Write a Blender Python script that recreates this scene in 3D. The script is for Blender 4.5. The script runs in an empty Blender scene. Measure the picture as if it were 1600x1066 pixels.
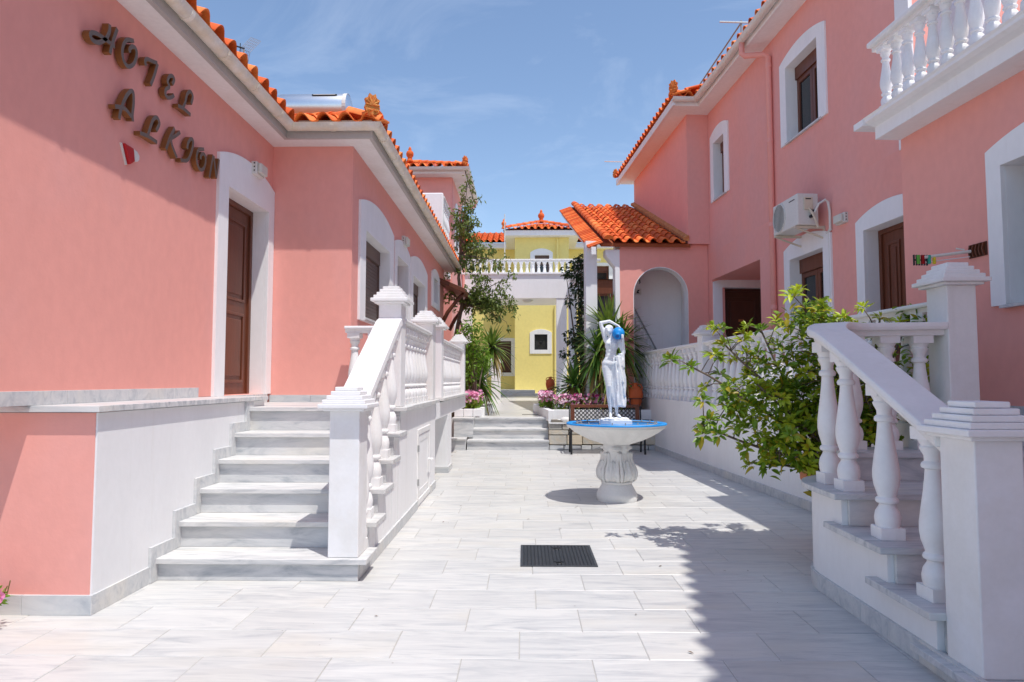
import bpy, bmesh, math, random
from mathutils import Vector, Matrix, noise
from mathutils.geometry import tessellate_polygon
random.seed(7)
sc = bpy.context.scene
COL = sc.collection
R = math.radians

# ------------------------------------------------------------------ camera, sky, sun, exposure
cam = bpy.data.cameras.new('camera'); camo = bpy.data.objects.new('camera', cam); COL.objects.link(camo)
cam.lens = 36 * 1050 / 1600; cam.sensor_width = 36; cam.clip_end = 4000; cam.clip_start = 0.05
camo.location = (0, 0, 1.4)
camo.rotation_euler = (R(90) + math.atan(62.3 / 1050), 0, math.atan(19 / 1050))
sc.camera = camo

SUN = Vector((0.275, -0.31, 1.0)).normalized()          # towards the sun
world = bpy.data.worlds.new('World'); sc.world = world; world.use_nodes = True
nt = world.node_tree; nt.nodes.clear()
wo = nt.nodes.new('ShaderNodeOutputWorld'); bg = nt.nodes.new('ShaderNodeBackground'); bg.inputs[1].default_value = 0.117
sky = nt.nodes.new('ShaderNodeTexSky'); sky.sky_type = 'NISHITA'; sky.sun_disc = False
sky.sun_elevation = math.asin(SUN.z); sky.sun_rotation = math.atan2(SUN.x, SUN.y)
sky.air_density = 1.0; sky.dust_density = 0.7; sky.ozone_density = 1.6; sky.altitude = 10
tc = nt.nodes.new('ShaderNodeTexCoord')
mp = nt.nodes.new('ShaderNodeMapping'); mp.inputs['Scale'].default_value = (1.6, 1.1, 4.2); mp.inputs['Rotation'].default_value = (0.2, 0.35, 0.4)
n1 = nt.nodes.new('ShaderNodeTexNoise'); n1.inputs['Scale'].default_value = 2.3; n1.inputs['Detail'].default_value = 9; n1.inputs['Roughness'].default_value = 0.62; n1.inputs['Distortion'].default_value = 0.6
cr = nt.nodes.new('ShaderNodeValToRGB'); cr.color_ramp.elements[0].position = 0.53; cr.color_ramp.elements[1].position = 0.90
cr.color_ramp.elements[0].color = (0, 0, 0, 1); cr.color_ramp.elements[1].color = (0.16, 0.16, 0.16, 1)
mx = nt.nodes.new('ShaderNodeMixRGB'); mx.inputs[2].default_value = (8.5, 8.9, 9.4, 1)
L = nt.links.new
L(tc.outputs['Generated'], mp.inputs[0]); L(mp.outputs[0], n1.inputs[0]); L(n1.outputs[0], cr.inputs[0]); L(cr.outputs[0], mx.inputs[0])
L(sky.outputs[0], mx.inputs[1]); L(mx.outputs[0], bg.inputs[0]); L(bg.outputs[0], wo.inputs[0])

sl = bpy.data.lights.new('sun', 'SUN'); sl.energy = 2.5; sl.angle = R(0.53); sl.color = (1.0, 0.955, 0.89)
so = bpy.data.objects.new('sun', sl); COL.objects.link(so); so.rotation_euler = SUN.to_track_quat('Z', 'Y').to_euler(); so.location = (6, -6, 20)
sc.view_settings.view_transform = 'Standard'; sc.view_settings.look = 'None'; sc.view_settings.gamma = 1; sc.view_settings.exposure = 0.72
sc.render.engine = 'CYCLES'
try:
    sc.cycles.max_bounces = 12; sc.cycles.diffuse_bounces = 8
except Exception: pass

# ------------------------------------------------------------------ materials
def srgb(r, g, b):
    f = lambda c: (c / 255) / 12.92 if c <= 10 else (((c / 255) + 0.055) / 1.055) ** 2.4
    return (f(r), f(g), f(b))
MATS = {}
def mat(name, col, rough=0.7, var=0.08, scale=3.0, bump=0.0, bscale=90, rnd=0.0, metal=0.0, spec=0.4, fine=0.04, tint=None, stretch=(1, 1, 1), trans=0.0, streak=None):
    m = bpy.data.materials.new(name); m.use_nodes = True; MATS[name] = m
    t = m.node_tree; N = t.nodes; l = t.links.new
    b = N['Principled BSDF']
    b.inputs['Roughness'].default_value = rough; b.inputs['Metallic'].default_value = metal
    b.inputs['Specular IOR Level'].default_value = spec
    c = N.new('ShaderNodeTexCoord'); oi = N.new('ShaderNodeObjectInfo')
    mpn = N.new('ShaderNodeMapping'); mpn.inputs['Scale'].default_value = stretch
    l(c.outputs['Object'], mpn.inputs[0])
    mul = N.new('ShaderNodeMath'); mul.operation = 'MULTIPLY'; mul.inputs[1].default_value = 37.0; l(oi.outputs['Random'], mul.inputs[0])
    l(mul.outputs[0], mpn.inputs['Location'])
    a = N.new('ShaderNodeTexNoise'); a.inputs['Scale'].default_value = scale; a.inputs['Detail'].default_value = 6; a.inputs['Roughness'].default_value = 0.6; l(mpn.outputs[0], a.inputs[0])
    f = N.new('ShaderNodeTexNoise'); f.inputs['Scale'].default_value = scale * 14; f.inputs['Detail'].default_value = 4; l(mpn.outputs[0], f.inputs[0])
    # brightness factor = 1 + var*(a-.5)*2 + fine*(f-.5)*2 + rnd*(random-.5)*2
    def scaled(sock, k):
        q = N.new('ShaderNodeMath'); q.operation = 'MULTIPLY_ADD'; q.inputs[1].default_value = 2 * k; q.inputs[2].default_value = -k; l(sock, q.inputs[0]); return q.outputs[0]
    s1 = N.new('ShaderNodeMath'); s1.operation = 'ADD'; l(scaled(a.outputs[0], var * 2), s1.inputs[0]); l(scaled(f.outputs[0], fine * 2), s1.inputs[1])
    s2 = N.new('ShaderNodeMath'); s2.operation = 'ADD'; l(s1.outputs[0], s2.inputs[0]); l(scaled(oi.outputs['Random'], rnd), s2.inputs[1])
    s3 = N.new('ShaderNodeMath'); s3.operation = 'ADD'; s3.inputs[1].default_value = 1.0; l(s2.outputs[0], s3.inputs[0])
    mixc = N.new('ShaderNodeMixRGB'); mixc.inputs[1].default_value = (*col, 1); mixc.inputs[2].default_value = (*(tint or col), 1)
    if tint:
        w = N.new('ShaderNodeTexNoise'); w.inputs['Scale'].default_value = scale * 1.7; w.inputs['Detail'].default_value = 5; l(mpn.outputs[0], w.inputs[0])
        rr = N.new('ShaderNodeMath'); rr.operation = 'ADD'; l(w.outputs[0], rr.inputs[0])
        k = N.new('ShaderNodeMath'); k.operation = 'MULTIPLY_ADD'; k.inputs[1].default_value = 0.5; k.inputs[2].default_value = -0.25; l(oi.outputs['Random'], k.inputs[0]); l(k.outputs[0], rr.inputs[1])
        r2 = N.new('ShaderNodeValToRGB'); r2.color_ramp.elements[0].position = 0.42; r2.color_ramp.elements[1].position = 0.68; l(rr.outputs[0], r2.inputs[0]); l(r2.outputs[0], mixc.inputs[0])
    else: mixc.inputs[0].default_value = 0
    csock = mixc.outputs[0]
    if streak:      # faint rain streaks and blotches of dirt
        sm = N.new('ShaderNodeMapping'); sm.inputs['Scale'].default_value = (7, 7, .45); l(c.outputs['Object'], sm.inputs[0])
        sn = N.new('ShaderNodeTexNoise'); sn.inputs['Scale'].default_value = 1.3; sn.inputs['Detail'].default_value = 7; sn.inputs['Roughness'].default_value = .7; l(sm.outputs[0], sn.inputs[0])
        sr = N.new('ShaderNodeValToRGB'); sr.color_ramp.elements[0].position = .56; sr.color_ramp.elements[1].position = .80; sr.color_ramp.elements[1].color = (.55, .55, .55, 1); l(sn.outputs[0], sr.inputs[0])
        sx = N.new('ShaderNodeMixRGB'); sx.inputs[2].default_value = (*streak, 1); l(sr.outputs[0], sx.inputs[0]); l(csock, sx.inputs[1]); csock = sx.outputs[0]
    hs = N.new('ShaderNodeVectorMath'); hs.operation = 'SCALE'; l(csock, hs.inputs[0]); l(s3.outputs[0], hs.inputs['Scale'])
    l(hs.outputs[0], b.inputs['Base Color'])
    if bump:
        bn = N.new('ShaderNodeTexNoise'); bn.inputs['Scale'].default_value = bscale; bn.inputs['Detail'].default_value = 5; l(c.outputs['Object'], bn.inputs[0])
        bp = N.new('ShaderNodeBump'); bp.inputs['Strength'].default_value = bump; bp.inputs['Distance'].default_value = 0.01; l(bn.outputs[0], bp.inputs['Height']); l(bp.outputs[0], b.inputs['Normal'])
    if trans:
        out = N['Material Output']; tr = N.new('ShaderNodeBsdfTranslucent'); l(hs.outputs[0], tr.inputs[0]); ms = N.new('ShaderNodeMixShader'); ms.inputs[0].default_value = trans
        l(b.outputs[0], ms.inputs[1]); l(tr.outputs[0], ms.inputs[2]); l(ms.outputs[0], out.inputs[0])
    return m

def marble(name, base, vein, rot=0.0, rough=0.35, warm=(0.80, 0.74, 0.62), vs=1.0, rnd=0.03):
    m = bpy.data.materials.new(name); m.use_nodes = True; MATS[name] = m
    t = m.node_tree; N = t.nodes; l = t.links.new; b = N['Principled BSDF']
    b.inputs['Roughness'].default_value = rough; b.inputs['Specular IOR Level'].default_value = 0.3
    c = N.new('ShaderNodeTexCoord'); oi = N.new('ShaderNodeObjectInfo')
    mpn = N.new('ShaderNodeMapping'); mpn.inputs['Scale'].default_value = (1.3 * vs, 9.0 * vs, 6.0 * vs); mpn.inputs['Rotation'].default_value = (0, 0, rot)
    mul = N.new('ShaderNodeMath'); mul.operation = 'MULTIPLY'; mul.inputs[1].default_value = 91.0; l(oi.outputs['Random'], mul.inputs[0])
    l(c.outputs['Object'], mpn.inputs[0]); l(mul.outputs[0], mpn.inputs['Location'])
    a = N.new('ShaderNodeTexNoise'); a.inputs['Scale'].default_value = 1.5; a.inputs['Detail'].default_value = 8; a.inputs['Roughness'].default_value = 0.65; a.inputs['Distortion'].default_value = 1.3; l(mpn.outputs[0], a.inputs[0])
    r = N.new('ShaderNodeValToRGB'); e = r.color_ramp.elements
    e[0].position = 0.30; e[0].color = (*vein, 1); e[1].position = 0.62; e[1].color = (*base, 1)
    k = e.new(0.47); k.color = (*[0.35 * v + 0.65 * q for v, q in zip(vein, base)], 1)
    l(a.outputs[0], r.inputs[0])
    w = N.new('ShaderNodeTexNoise'); w.inputs['Scale'].default_value = 1.1; w.inputs['Detail'].default_value = 5
    m2 = N.new('ShaderNodeMapping'); m2.inputs['Scale'].default_value = (1.0, 2.5, 2.0); l(c.outputs['Object'], m2.inputs[0]); l(mul.outputs[0], m2.inputs['Location']); l(m2.outputs[0], w.inputs[0])
    wr = N.new('ShaderNodeValToRGB'); wr.color_ramp.elements[0].position = 0.55; wr.color_ramp.elements[1].position = 0.8; wr.color_ramp.elements[1].color = (0.55, 0.55, 0.55, 1); l(w.outputs[0], wr.inputs[0])
    mixw = N.new('ShaderNodeMixRGB'); mixw.inputs[2].default_value = (*warm, 1); l(wr.outputs[0], mixw.inputs[0]); l(r.outputs[0], mixw.inputs[1])
    q = N.new('ShaderNodeMath'); q.operation = 'MULTIPLY_ADD'; q.inputs[1].default_value = 2 * rnd; q.inputs[2].default_value = 1 - rnd; l(oi.outputs['Random'], q.inputs[0])
    hs = N.new('ShaderNodeVectorMath'); hs.operation = 'SCALE'; l(mixw.outputs[0], hs.inputs[0]); l(q.outputs[0], hs.inputs['Scale']); l(hs.outputs[0], b.inputs['Base Color'])
    return m

mat('pink', (0.815, 0.372, 0.318), 0.9, 0.03, 0.9, 0.10, 38, fine=0.03, spec=0.2, tint=(0.785, 0.38, 0.34), stretch=(1, 1, .7))
mat('white', (0.84, 0.845, 0.85), 0.75, 0.04, 1.5, 0.10, 26, fine=0.02, tint=(0.80, 0.81, 0.82), stretch=(1, 1, .5), streak=(.70, .69, .66))
mat('white_paint', (0.835, 0.838, 0.845), 0.55, 0.045, 3.0, 0.10, 28, fine=0.02, tint=(0.79, 0.785, 0.77), streak=(.66, .645, .61))
mat('soffit', (0.82, 0.815, 0.81), 0.8, 0.04, 1.5, 0.1, 30, tint=(0.77, 0.75, 0.73))
mat('fascia', (0.47, 0.45, 0.43), 0.8, 0.06, 2.0)  # grey board, with the shade under the gutter put into its tone
mat('gutter', (0.74, 0.66, 0.53), 0.5, 0.14, 4.0, tint=(0.77, 0.73, 0.66), fine=0.05)
mat('gutter_white', (0.70, 0.67, 0.62), 0.5, 0.08, 3.0)
mat('clay', (0.74, 0.125, 0.018), 0.75, 0.14, 5.0, 0.2, 70, rnd=0.2, tint=(0.76, 0.21, 0.045), fine=0.08)
mat('clay_old', (0.50, 0.17, 0.06), 0.8, 0.2, 9.0, 0.3, 60, rnd=0.15, tint=(0.62, 0.30, 0.10))
mat('clay_acro', (0.66, 0.17, 0.035), 0.8, 0.25, 14.0, 0.5, 60, tint=(0.58, 0.26, 0.06))
mat('deck', (0.30, 0.08, 0.03), 0.9)
mat('mortar', (0.42, 0.37, 0.30), 0.9, 0.1, 6)
mat('wood', (0.135, 0.042, 0.020), 0.38, 0.22, 3.0, 0.1, 30, stretch=(6, 6, 0.7), fine=0.1)
mat('wood_dark', (0.075, 0.030, 0.018), 0.4, 0.2, 3.0, stretch=(6, 6, 0.7))
mat('shutter', (0.13, 0.085, 0.07), 0.5, 0.05)
mat('bronze', (0.15, 0.12, 0.10), 0.5, 0.12, 7.0, metal=0.0, spec=0.4)
mat('bronze_edge', (0.23, 0.095, 0.028), 0.45, 0.15, 7.0, spec=0.4)
mat('yellow', (0.84, 0.71, 0.25), 0.85, 0.04, 0.8, 0.12)
mat('red', (0.42, 0.008, 0.012), 0.35, 0.03)
mat('blue', (0.012, 0.30, 0.75), 0.45, 0.12, 6.0, tint=(0.01, 0.24, 0.66))
mat('blue_dark', (0.01, 0.12, 0.42), 0.4, 0.05)
mat('statue', (0.80, 0.80, 0.80), 0.6, 0.05, 5.0, 0.25, 45, tint=(0.74, 0.78, 0.82))
mat('stone_white', (0.72, 0.715, 0.70), 0.75, 0.06, 4.0, 0.35, 40)
mat('stone', (0.50, 0.48, 0.43), 0.85, 0.14, 7.0, 0.6, 30, rnd=0.3, tint=(0.56, 0.49, 0.38))
mat('joint', (0.20, 0.18, 0.15), 0.95, 0.1)
mat('grout', (0.42, 0.41, 0.385), 0.95, 0.1, 6)
mat('iron', (0.018, 0.02, 0.024), 0.5, 0.1)
mat('grate', (0.045, 0.050, 0.058), 0.55, 0.15, 8)
mat('terracotta', (0.58, 0.12, 0.035), 0.7, 0.08, 5.0, 0.1)
mat('terracotta_pale', (0.60, 0.22, 0.10), 0.75, 0.08, 5.0, 0.1)
mat('plastic', (0.66, 0.66, 0.62), 0.5, 0.03)
mat('plastic_old', (0.62, 0.55, 0.43), 0.55, 0.1, 6)
mat('dark', (0.025, 0.028, 0.026), 0.5)
mat('grey', (0.33, 0.34, 0.34), 0.5)
mat('diffuser', (0.62, 0.62, 0.56), 0.3, 0.02)
mat('metal', (0.80, 0.81, 0.82), 0.34, 0.03, metal=1.0)
mat('soil', (0.06, 0.04, 0.025), 0.95, 0.2, 8)
mat('bark', (0.16, 0.12, 0.09), 0.9, 0.25, 12, 0.5, 40)
mat('leaf_shrub', (0.17, 0.30, 0.02), 0.4, 0.1, 4, rnd=0.3, tint=(0.43, 0.50, 0.03), fine=0.05, trans=0.3)
mat('leaf_yellow', (0.46, 0.38, 0.025), 0.42, 0.1, 4, rnd=0.2, trans=0.3)
mat('leaf_tree', (0.085, 0.15, 0.030), 0.5, 0.12, 6, tint=(0.19, 0.25, 0.055), trans=0.3)
mat('leaf_dark', (0.028, 0.055, 0.020), 0.45, 0.15, 6, tint=(0.05, 0.085, 0.025), trans=0.2)
mat('leaf_bright', (0.17, 0.31, 0.03), 0.5, 0.12, 6, tint=(0.32, 0.42, 0.045), trans=0.4)
mat('leaf_sword', (0.085, 0.185, 0.028), 0.4, 0.12, 3, tint=(0.20, 0.28, 0.05), trans=0.25)
mat('leaf_dry', (0.30, 0.22, 0.07), 0.7, 0.12, 4, trans=0.2)
mat('petal_pink', (0.78, 0.25, 0.46), 0.6, 0.1, 9, tint=(0.82, 0.45, 0.62), trans=0.3)
mat('petal_white', (0.84, 0.66, 0.76), 0.6, 0.06, 9, tint=(0.85, 0.50, 0.68), trans=0.3)
mat('petal_magenta', (0.62, 0.05, 0.26), 0.6, 0.06, 9, trans=0.3)
mat('flower_eye', (0.80, 0.62, 0.06), 0.6)
mat('cloth', (0.76, 0.76, 0.82), 0.9, 0.03, trans=0.3)
mat('peg_green', (0.12, 0.42, 0.05), 0.5); mat('peg_teal', (0.04, 0.42, 0.30), 0.5); mat('peg_yellow', (0.75, 0.58, 0.03), 0.5)
mat('ground', (0.48, 0.45, 0.40), 0.95, 0.1, 0.4)
mat('glass', (0.02, 0.025, 0.028), 0.06, 0.02, spec=0.6)
mat('curtain', (0.30, 0.36, 0.34), 0.9, 0.1)
marble('marble_floor', (0.61, 0.605, 0.585), (0.41, 0.42, 0.43), warm=(0.61, 0.565, 0.48), rnd=.05)
marble('marble_step', (0.64, 0.645, 0.645), (0.33, 0.36, 0.39), rough=0.4, vs=0.8)  # veined marble, darkened to carry the shade on the stair risers
marble('marble_tread', (0.68, 0.68, 0.67), (0.38, 0.40, 0.42), rot=R(75), rough=0.45, vs=1.2)
marble('marble_skirt', (0.62, 0.63, 0.63), (0.42, 0.45, 0.48), rough=0.45, vs=1.0)

# ------------------------------------------------------------------ mesh helpers
class MB:
    def __init__(s): s.v = []; s.f = []; s.m = []; s.mi = 0
    def add(s, vs, fs):
        k = len(s.v); s.v += [tuple(p) for p in vs]
        for f in fs: s.f.append(tuple(i + k for i in f)); s.m.append(s.mi)
        return s
    def box(s, x0, x1, y0, y1, z0, z1):
        return s.add([(x0, y0, z0), (x1, y0, z0), (x1, y1, z0), (x0, y1, z0), (x0, y0, z1), (x1, y0, z1), (x1, y1, z1), (x0, y1, z1)],
                     [(3, 2, 1, 0), (4, 5, 6, 7), (0, 1, 5, 4), (1, 2, 6, 5), (2, 3, 7, 6), (3, 0, 4, 7)])
    def prism(s, F, outer, holes=(), n0=0.0, n1=0.1):
        loops = [list(outer)] + [list(h) for h in holes]
        pts = [p for lp in loops for p in lp]
        tris = tessellate_polygon([[Vector((p[0], p[1], 0)) for p in lp] for lp in loops])
        k = len(pts)
        vs = [F(p[0], p[1], n1) for p in pts] + [F(p[0], p[1], n0) for p in pts]
        fs = [tuple(t) for t in tris] + [tuple(i + k for i in reversed(t)) for t in tris]
        o = 0
        for lp in loops:
            n = len(lp)
            for i in range(n):
                a, b = o + i, o + (i + 1) % n
                fs.append((a, b, b + k, a + k))
            o += n
        return s.add(vs, fs)
    def lathe(s, prof, seg=16, c=(0, 0, 0), fr=None, cap=True):
        vs = []; fs = []
        for (r, z) in prof:
            for j in range(seg):
                th = 2 * math.pi * j / seg; rr = fr(r, z, th) if fr else r
                vs.append((c[0] + rr * math.cos(th), c[1] + rr * math.sin(th), c[2] + z))
        for i in range(len(prof) - 1):
            for j in range(seg):
                a = i * seg + j; b = i * seg + (j + 1) % seg
                fs.append((a, b, b + seg, a + seg))
        if cap:
            fs.append(tuple(reversed(range(seg)))); q = (len(prof) - 1) * seg; fs.append(tuple(q + j for j in range(seg)))
        return s.add(vs, fs)
    def tube(s, path, rad, seg=8, cap=True):
        P = [Vector(p) for p in path]; n = len(P); rads = rad if isinstance(rad, (list, tuple)) else [rad] * n
        vs = []; fs = []; prev = None
        for i in range(n):
            d = (P[min(i + 1, n - 1)] - P[max(i - 1, 0)])
            if d.length < 1e-9: d = Vector((0, 0, 1))
            d.normalize()
            if prev is None:
                u = d.orthogonal().normalized()
            else:
                u = prev - d * prev.dot(d)
                u = u.normalized() if u.length > 1e-6 else d.orthogonal().normalized()
            prev = u; w = d.cross(u)
            for j in range(seg):
                th = 2 * math.pi * j / seg
                vs.append(P[i] + (u * math.cos(th) + w * math.sin(th)) * rads[i])
        for i in range(n - 1):
            for j in range(seg):
                a = i * seg + j; b = i * seg + (j + 1) % seg
                fs.append((a, b, b + seg, a + seg))
        if cap: fs.append(tuple(reversed(range(seg)))); fs.append(tuple((n - 1) * seg + j for j in range(seg)))
        return s.add(vs, fs)
    def sweep(s, path, sect):
        """sect: list of (side, up) closed; side = to the right of travel (horizontal), up = z"""
        P = [Vector(p) for p in path]; n = len(P); k = len(sect); vs = []; fs = []
        for i in range(n):
            def hd(a, b):
                d = Vector((P[b].x - P[a].x, P[b].y - P[a].y, 0)); return d.normalized() if d.length > 1e-9 else Vector((0, 0, 0))
            d0 = hd(i - 1, i) if i > 0 else hd(i, i + 1); d1 = hd(i, i + 1) if i < n - 1 else d0
            d = (d0 + d1); d.normalize(); side = Vector((d.y, -d.x, 0)); m = 1.0 / max(0.35, d.dot(d1))
            for (a, u) in sect: vs.append(P[i] + side * a * m + Vector((0, 0, u)))
        for i in range(n - 1):
            for j in range(k):
                a = i * k + j; b = i * k + (j + 1) % k; fs.append((a, b, b + k, a + k))
        fs.append(tuple(reversed(range(k)))); fs.append(tuple((n - 1) * k + j for j in range(k)))
        return s.add(vs, fs)
    def ell(s, c, r, seg=12, rings=8, M=None):
        c = Vector(c); vs = []; fs = []
        for i in range(rings + 1):
            ph = math.pi * i / rings
            for j in range(seg):
                th = 2 * math.pi * j / seg
                p = Vector((r[0] * math.sin(ph) * math.cos(th), r[1] * math.sin(ph) * math.sin(th), r[2] * math.cos(ph)))
                vs.append(c + (M @ p if M else p))
        for i in range(rings):
            for j in range(seg):
                a = i * seg + j; b = i * seg + (j + 1) % seg; fs.append((a, a + seg, b + seg, b))
        return s.add(vs, fs)

def mesh(mb, mats, name='mesh', smooth=False, fix=True, merge=False):
    me = bpy.data.meshes.new(name); me.from_pydata(mb.v, [], mb.f)
    for m in (mats if isinstance(mats, (list, tuple)) else [mats]): me.materials.append(MATS[m])
    me.polygons.foreach_set('material_index', mb.m)
    if fix or merge:
        b = bmesh.new(); b.from_mesh(me)
        if merge: bmesh.ops.remove_doubles(b, verts=b.verts, dist=1e-5)
        bmesh.ops.recalc_face_normals(b, faces=b.faces); b.to_mesh(me); b.free()
    if smooth: me.polygons.foreach_set('use_smooth', [True] * len(me.polygons))
    me.update(); return me
def link(name, data, parent=None, M=None):
    o = bpy.data.objects.new(name, data); COL.objects.link(o)
    if parent is not None: o.parent = parent
    if M is not None: o.matrix_basis = M
    return o
def obj(name, mb, mats, parent=None, smooth=False, bevel=0.0, fix=True, M=None, auto=None, merge=False):
    me = mesh(mb, mats, name, smooth, fix, merge)
    o = link(name, me, parent, M)
    if bevel:
        md = o.modifiers.new('bevel', 'BEVEL'); md.width = bevel; md.segments = 2; md.limit_method = 'ANGLE'; md.angle_limit = R(40)
    if auto:
        me.polygons.foreach_set('use_smooth', [True] * len(me.polygons))
        me.set_sharp_from_angle(angle=R(auto))
    return o
def tag(o, label=None, cat=None, group=None, kind=None):
    if label: o['label'] = label
    if cat: o['category'] = cat
    if group: o['group'] = group
    if kind: o['kind'] = kind
    return o
def empty(name, loc=(0, 0, 0), rz=0.0, label=None, cat=None, group=None):
    o = bpy.data.objects.new(name, None); COL.objects.link(o); o.location = loc; o.rotation_euler = (0, 0, rz); o.empty_display_size = 0.2
    return tag(o, label, cat, group)
W0 = Vector((3.087, 7.361, 0)); TH = R(3.921)
RM = Matrix.Translation(W0) @ Matrix.Rotation(TH, 4, 'Z')
def RW(o, s, z): return RM @ Vector((o, s, z))
def rempty(name, label=None, cat=None, group=None): return empty(name, W0, TH, label, cat, group)
def rect(a0, a1, b0, b1): return [(a0, b0), (a1, b0), (a1, b1), (a0, b1)]
def archline(u0, u1, v, rise, n=14):
    w = (u1 - u0) / 2; rad = (w * w + rise * rise) / (2 * rise); cx = (u0 + u1) / 2; cz = v + rise - rad; a0 = math.asin(w / rad)
    return [(cx + rad * math.sin(-a0 + 2 * a0 * i / n), cz + rad * math.cos(-a0 + 2 * a0 * i / n)) for i in range(n + 1)]

# ------------------------------------------------------------------ shared pieces
def baluster_mesh():
    b = MB()
    b.box(-.066, .066, -.066, .066, 0, .075)
    prof = [(.060, .075), (.066, .10), (.069, .135), (.062, .175), (.046, .205), (.040, .222), (.058, .232), (.062, .245), (.058, .258), (.047, .268), (.052, .29), (.066, .34), (.072, .39), (.071, .44), (.062, .52), (.050, .61), (.041, .70), (.037, .752), (.052, .760), (.055, .774), (.052, .788), (.039, .80), (.040, .83), (.055, .862), (.060, .88), (.052, .892), (.066, .925)]
    b.lathe(prof, 14)
    b.box(-.070, .070, -.070, .070, .925, 1.0)
    me = mesh(b, 'white_paint', 'baluster'); me.polygons.foreach_set('use_smooth', [True] * len(me.polygons)); me.set_sharp_from_angle(angle=R(38)); return me
BAL = baluster_mesh()
def baluster(parent, x, y, z0, z1, k=1.0, rz=0.0):
    return link('baluster', BAL, parent, Matrix.Translation((x, y, z0)) @ Matrix.Rotation(rz + random.uniform(-.06, .06), 4, 'Z') @ Matrix.Diagonal((k, k, z1 - z0, 1)))
def post(parent, x0, x1, y0, y1, z0, z1, tiers=4, over=.07, th=.03):
    p = obj('post', MB().box(x0, x1, y0, y1, z0, z1), 'white_paint', parent, bevel=.006)
    c = MB(); z = z1
    c.box(x0 - over * .55, x1 + over * .55, y0 - over * .55, y1 + over * .55, z, z + .02); z += .02
    for i in range(tiers + 1):
        o = over * (1 - i * 1.38 / tiers)
        h = th if i else th * 1.05
        c.box(x0 - o, x1 + o, y0 - o, y1 + o, z + .0005 * i, z + h); z += h
    obj('cap', c, 'white_paint', p, bevel=.006)
    return p
RAIL = [(-.095, -.035), (-.06, -.035), (-.06, -.075), (.06, -.075), (.06, -.035), (.095, -.035), (.10, -.02), (.095, 0), (-.095, 0), (-.10, -.02)]
def rail(parent, path, k=1.0): return obj('rail', MB().sweep(path, [(a * k, b) for a, b in RAIL]), 'white_paint', parent, bevel=.004)

TW, TL = .255, .37
def tile_mesh():
    b = MB(); n = 12; w = TW * 1.05; top = []; bot = []
    def h(t):
        if t < .62: return .078 * math.sin(math.pi * t / .62) ** .8
        return -.018 * math.sin(math.pi * (t - .62) / .38)
    for j, (y, dz, sh) in enumerate([(0.0, .032, 1.0), (TL + .04, .006, .90)]):
        for i in range(n + 1):
            t = i / n; x = w * (.5 + (t - .5) * sh) ; z = h(t) * (1 if j == 0 else .92) + dz
            top.append((x, y, z)); bot.append((x, y, z - .016))
    vs = top + bot; k = n + 1; q = 2 * k; fs = []
    for i in range(n):
        fs.append((i, i + 1, k + i + 1, k + i)); fs.append((q + i, q + k + i, q + k + i + 1, q + i + 1)); fs.append((i, q + i, q + i + 1, i + 1)); fs.append((k + i, k + i + 1, q + k + i + 1, q + k + i))
    fs += [(0, k, q + k, q), (n, q + n, q + k + n, k + n)]
    b.add(vs, fs); me = mesh(b, 'clay', 'tile'); me.polygons.foreach_set('use_smooth', [True] * len(me.polygons)); me.set_sharp_from_angle(angle=R(50)); return me
TILE = tile_mesh()
def ridge_mesh():
    b = MB(); n = 8; vs = []; fs = []
    for y, r in ((0, .105), (.02, .108), (.40, .088)):
        for i in range(n + 1):
            a = math.pi * i / n; vs.append((r * math.cos(a), y, r * math.sin(a) * .9))
    k = n + 1
    for j in range(2):
        for i in range(n): fs.append((j * k + i, j * k + i + 1, (j + 1) * k + i + 1, (j + 1) * k + i))
    fs.append(tuple(range(k))); fs.append(tuple(2 * k + i for i in range(k)))
    b.add(vs, fs); me = mesh(b, 'clay', 'ridge_tile'); me.polygons.foreach_set('use_smooth', [True] * len(me.polygons)); me.set_sharp_from_angle(angle=R(60)); return me
RIDGE = ridge_mesh()
def frame_m(o, a, b):
    a = Vector(a).normalized(); b = Vector(b); b = (b - a * b.dot(a)).normalized(); n = a.cross(b)
    M = Matrix((a, b, n)).transposed().to_4x4(); return Matrix.Translation(o) @ M
def tile_slope(parent, o, a, b, nu, nv, keep=None, jit=.006):
    """o = eave start, a = along the eave (to the right seen from outside), b = up the slope"""
    F = frame_m(o, a, b)
    for j in range(nv):
        for i in range(nu):
            if keep and not keep((i + .5) * TW, (j + .5) * TL): continue
            M = F @ Matrix.Translation((i * TW + random.uniform(-jit, jit), j * TL + random.uniform(-jit, jit), j * .0)) @ Matrix.Rotation(random.uniform(-.012, .012), 4, 'Z')
            link('tile', TILE, parent, M)
    return F
def ridge_run(parent, p0, p1, name='ridge_tile'):
    p0 = Vector(p0); p1 = Vector(p1); d = p1 - p0; n = max(1, int(round(d.length / .36))); y = d.normalized(); x = Vector((y.y, -y.x, 0)).normalized(); z = x.cross(y)
    B = Matrix((x, y, z)).transposed().to_4x4()
    for i in range(n): link(name, RIDGE, parent, Matrix.Translation(p0 + d * i / n) @ B @ Matrix.Rotation(random.uniform(-.02, .02), 4, 'Z'))
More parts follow.
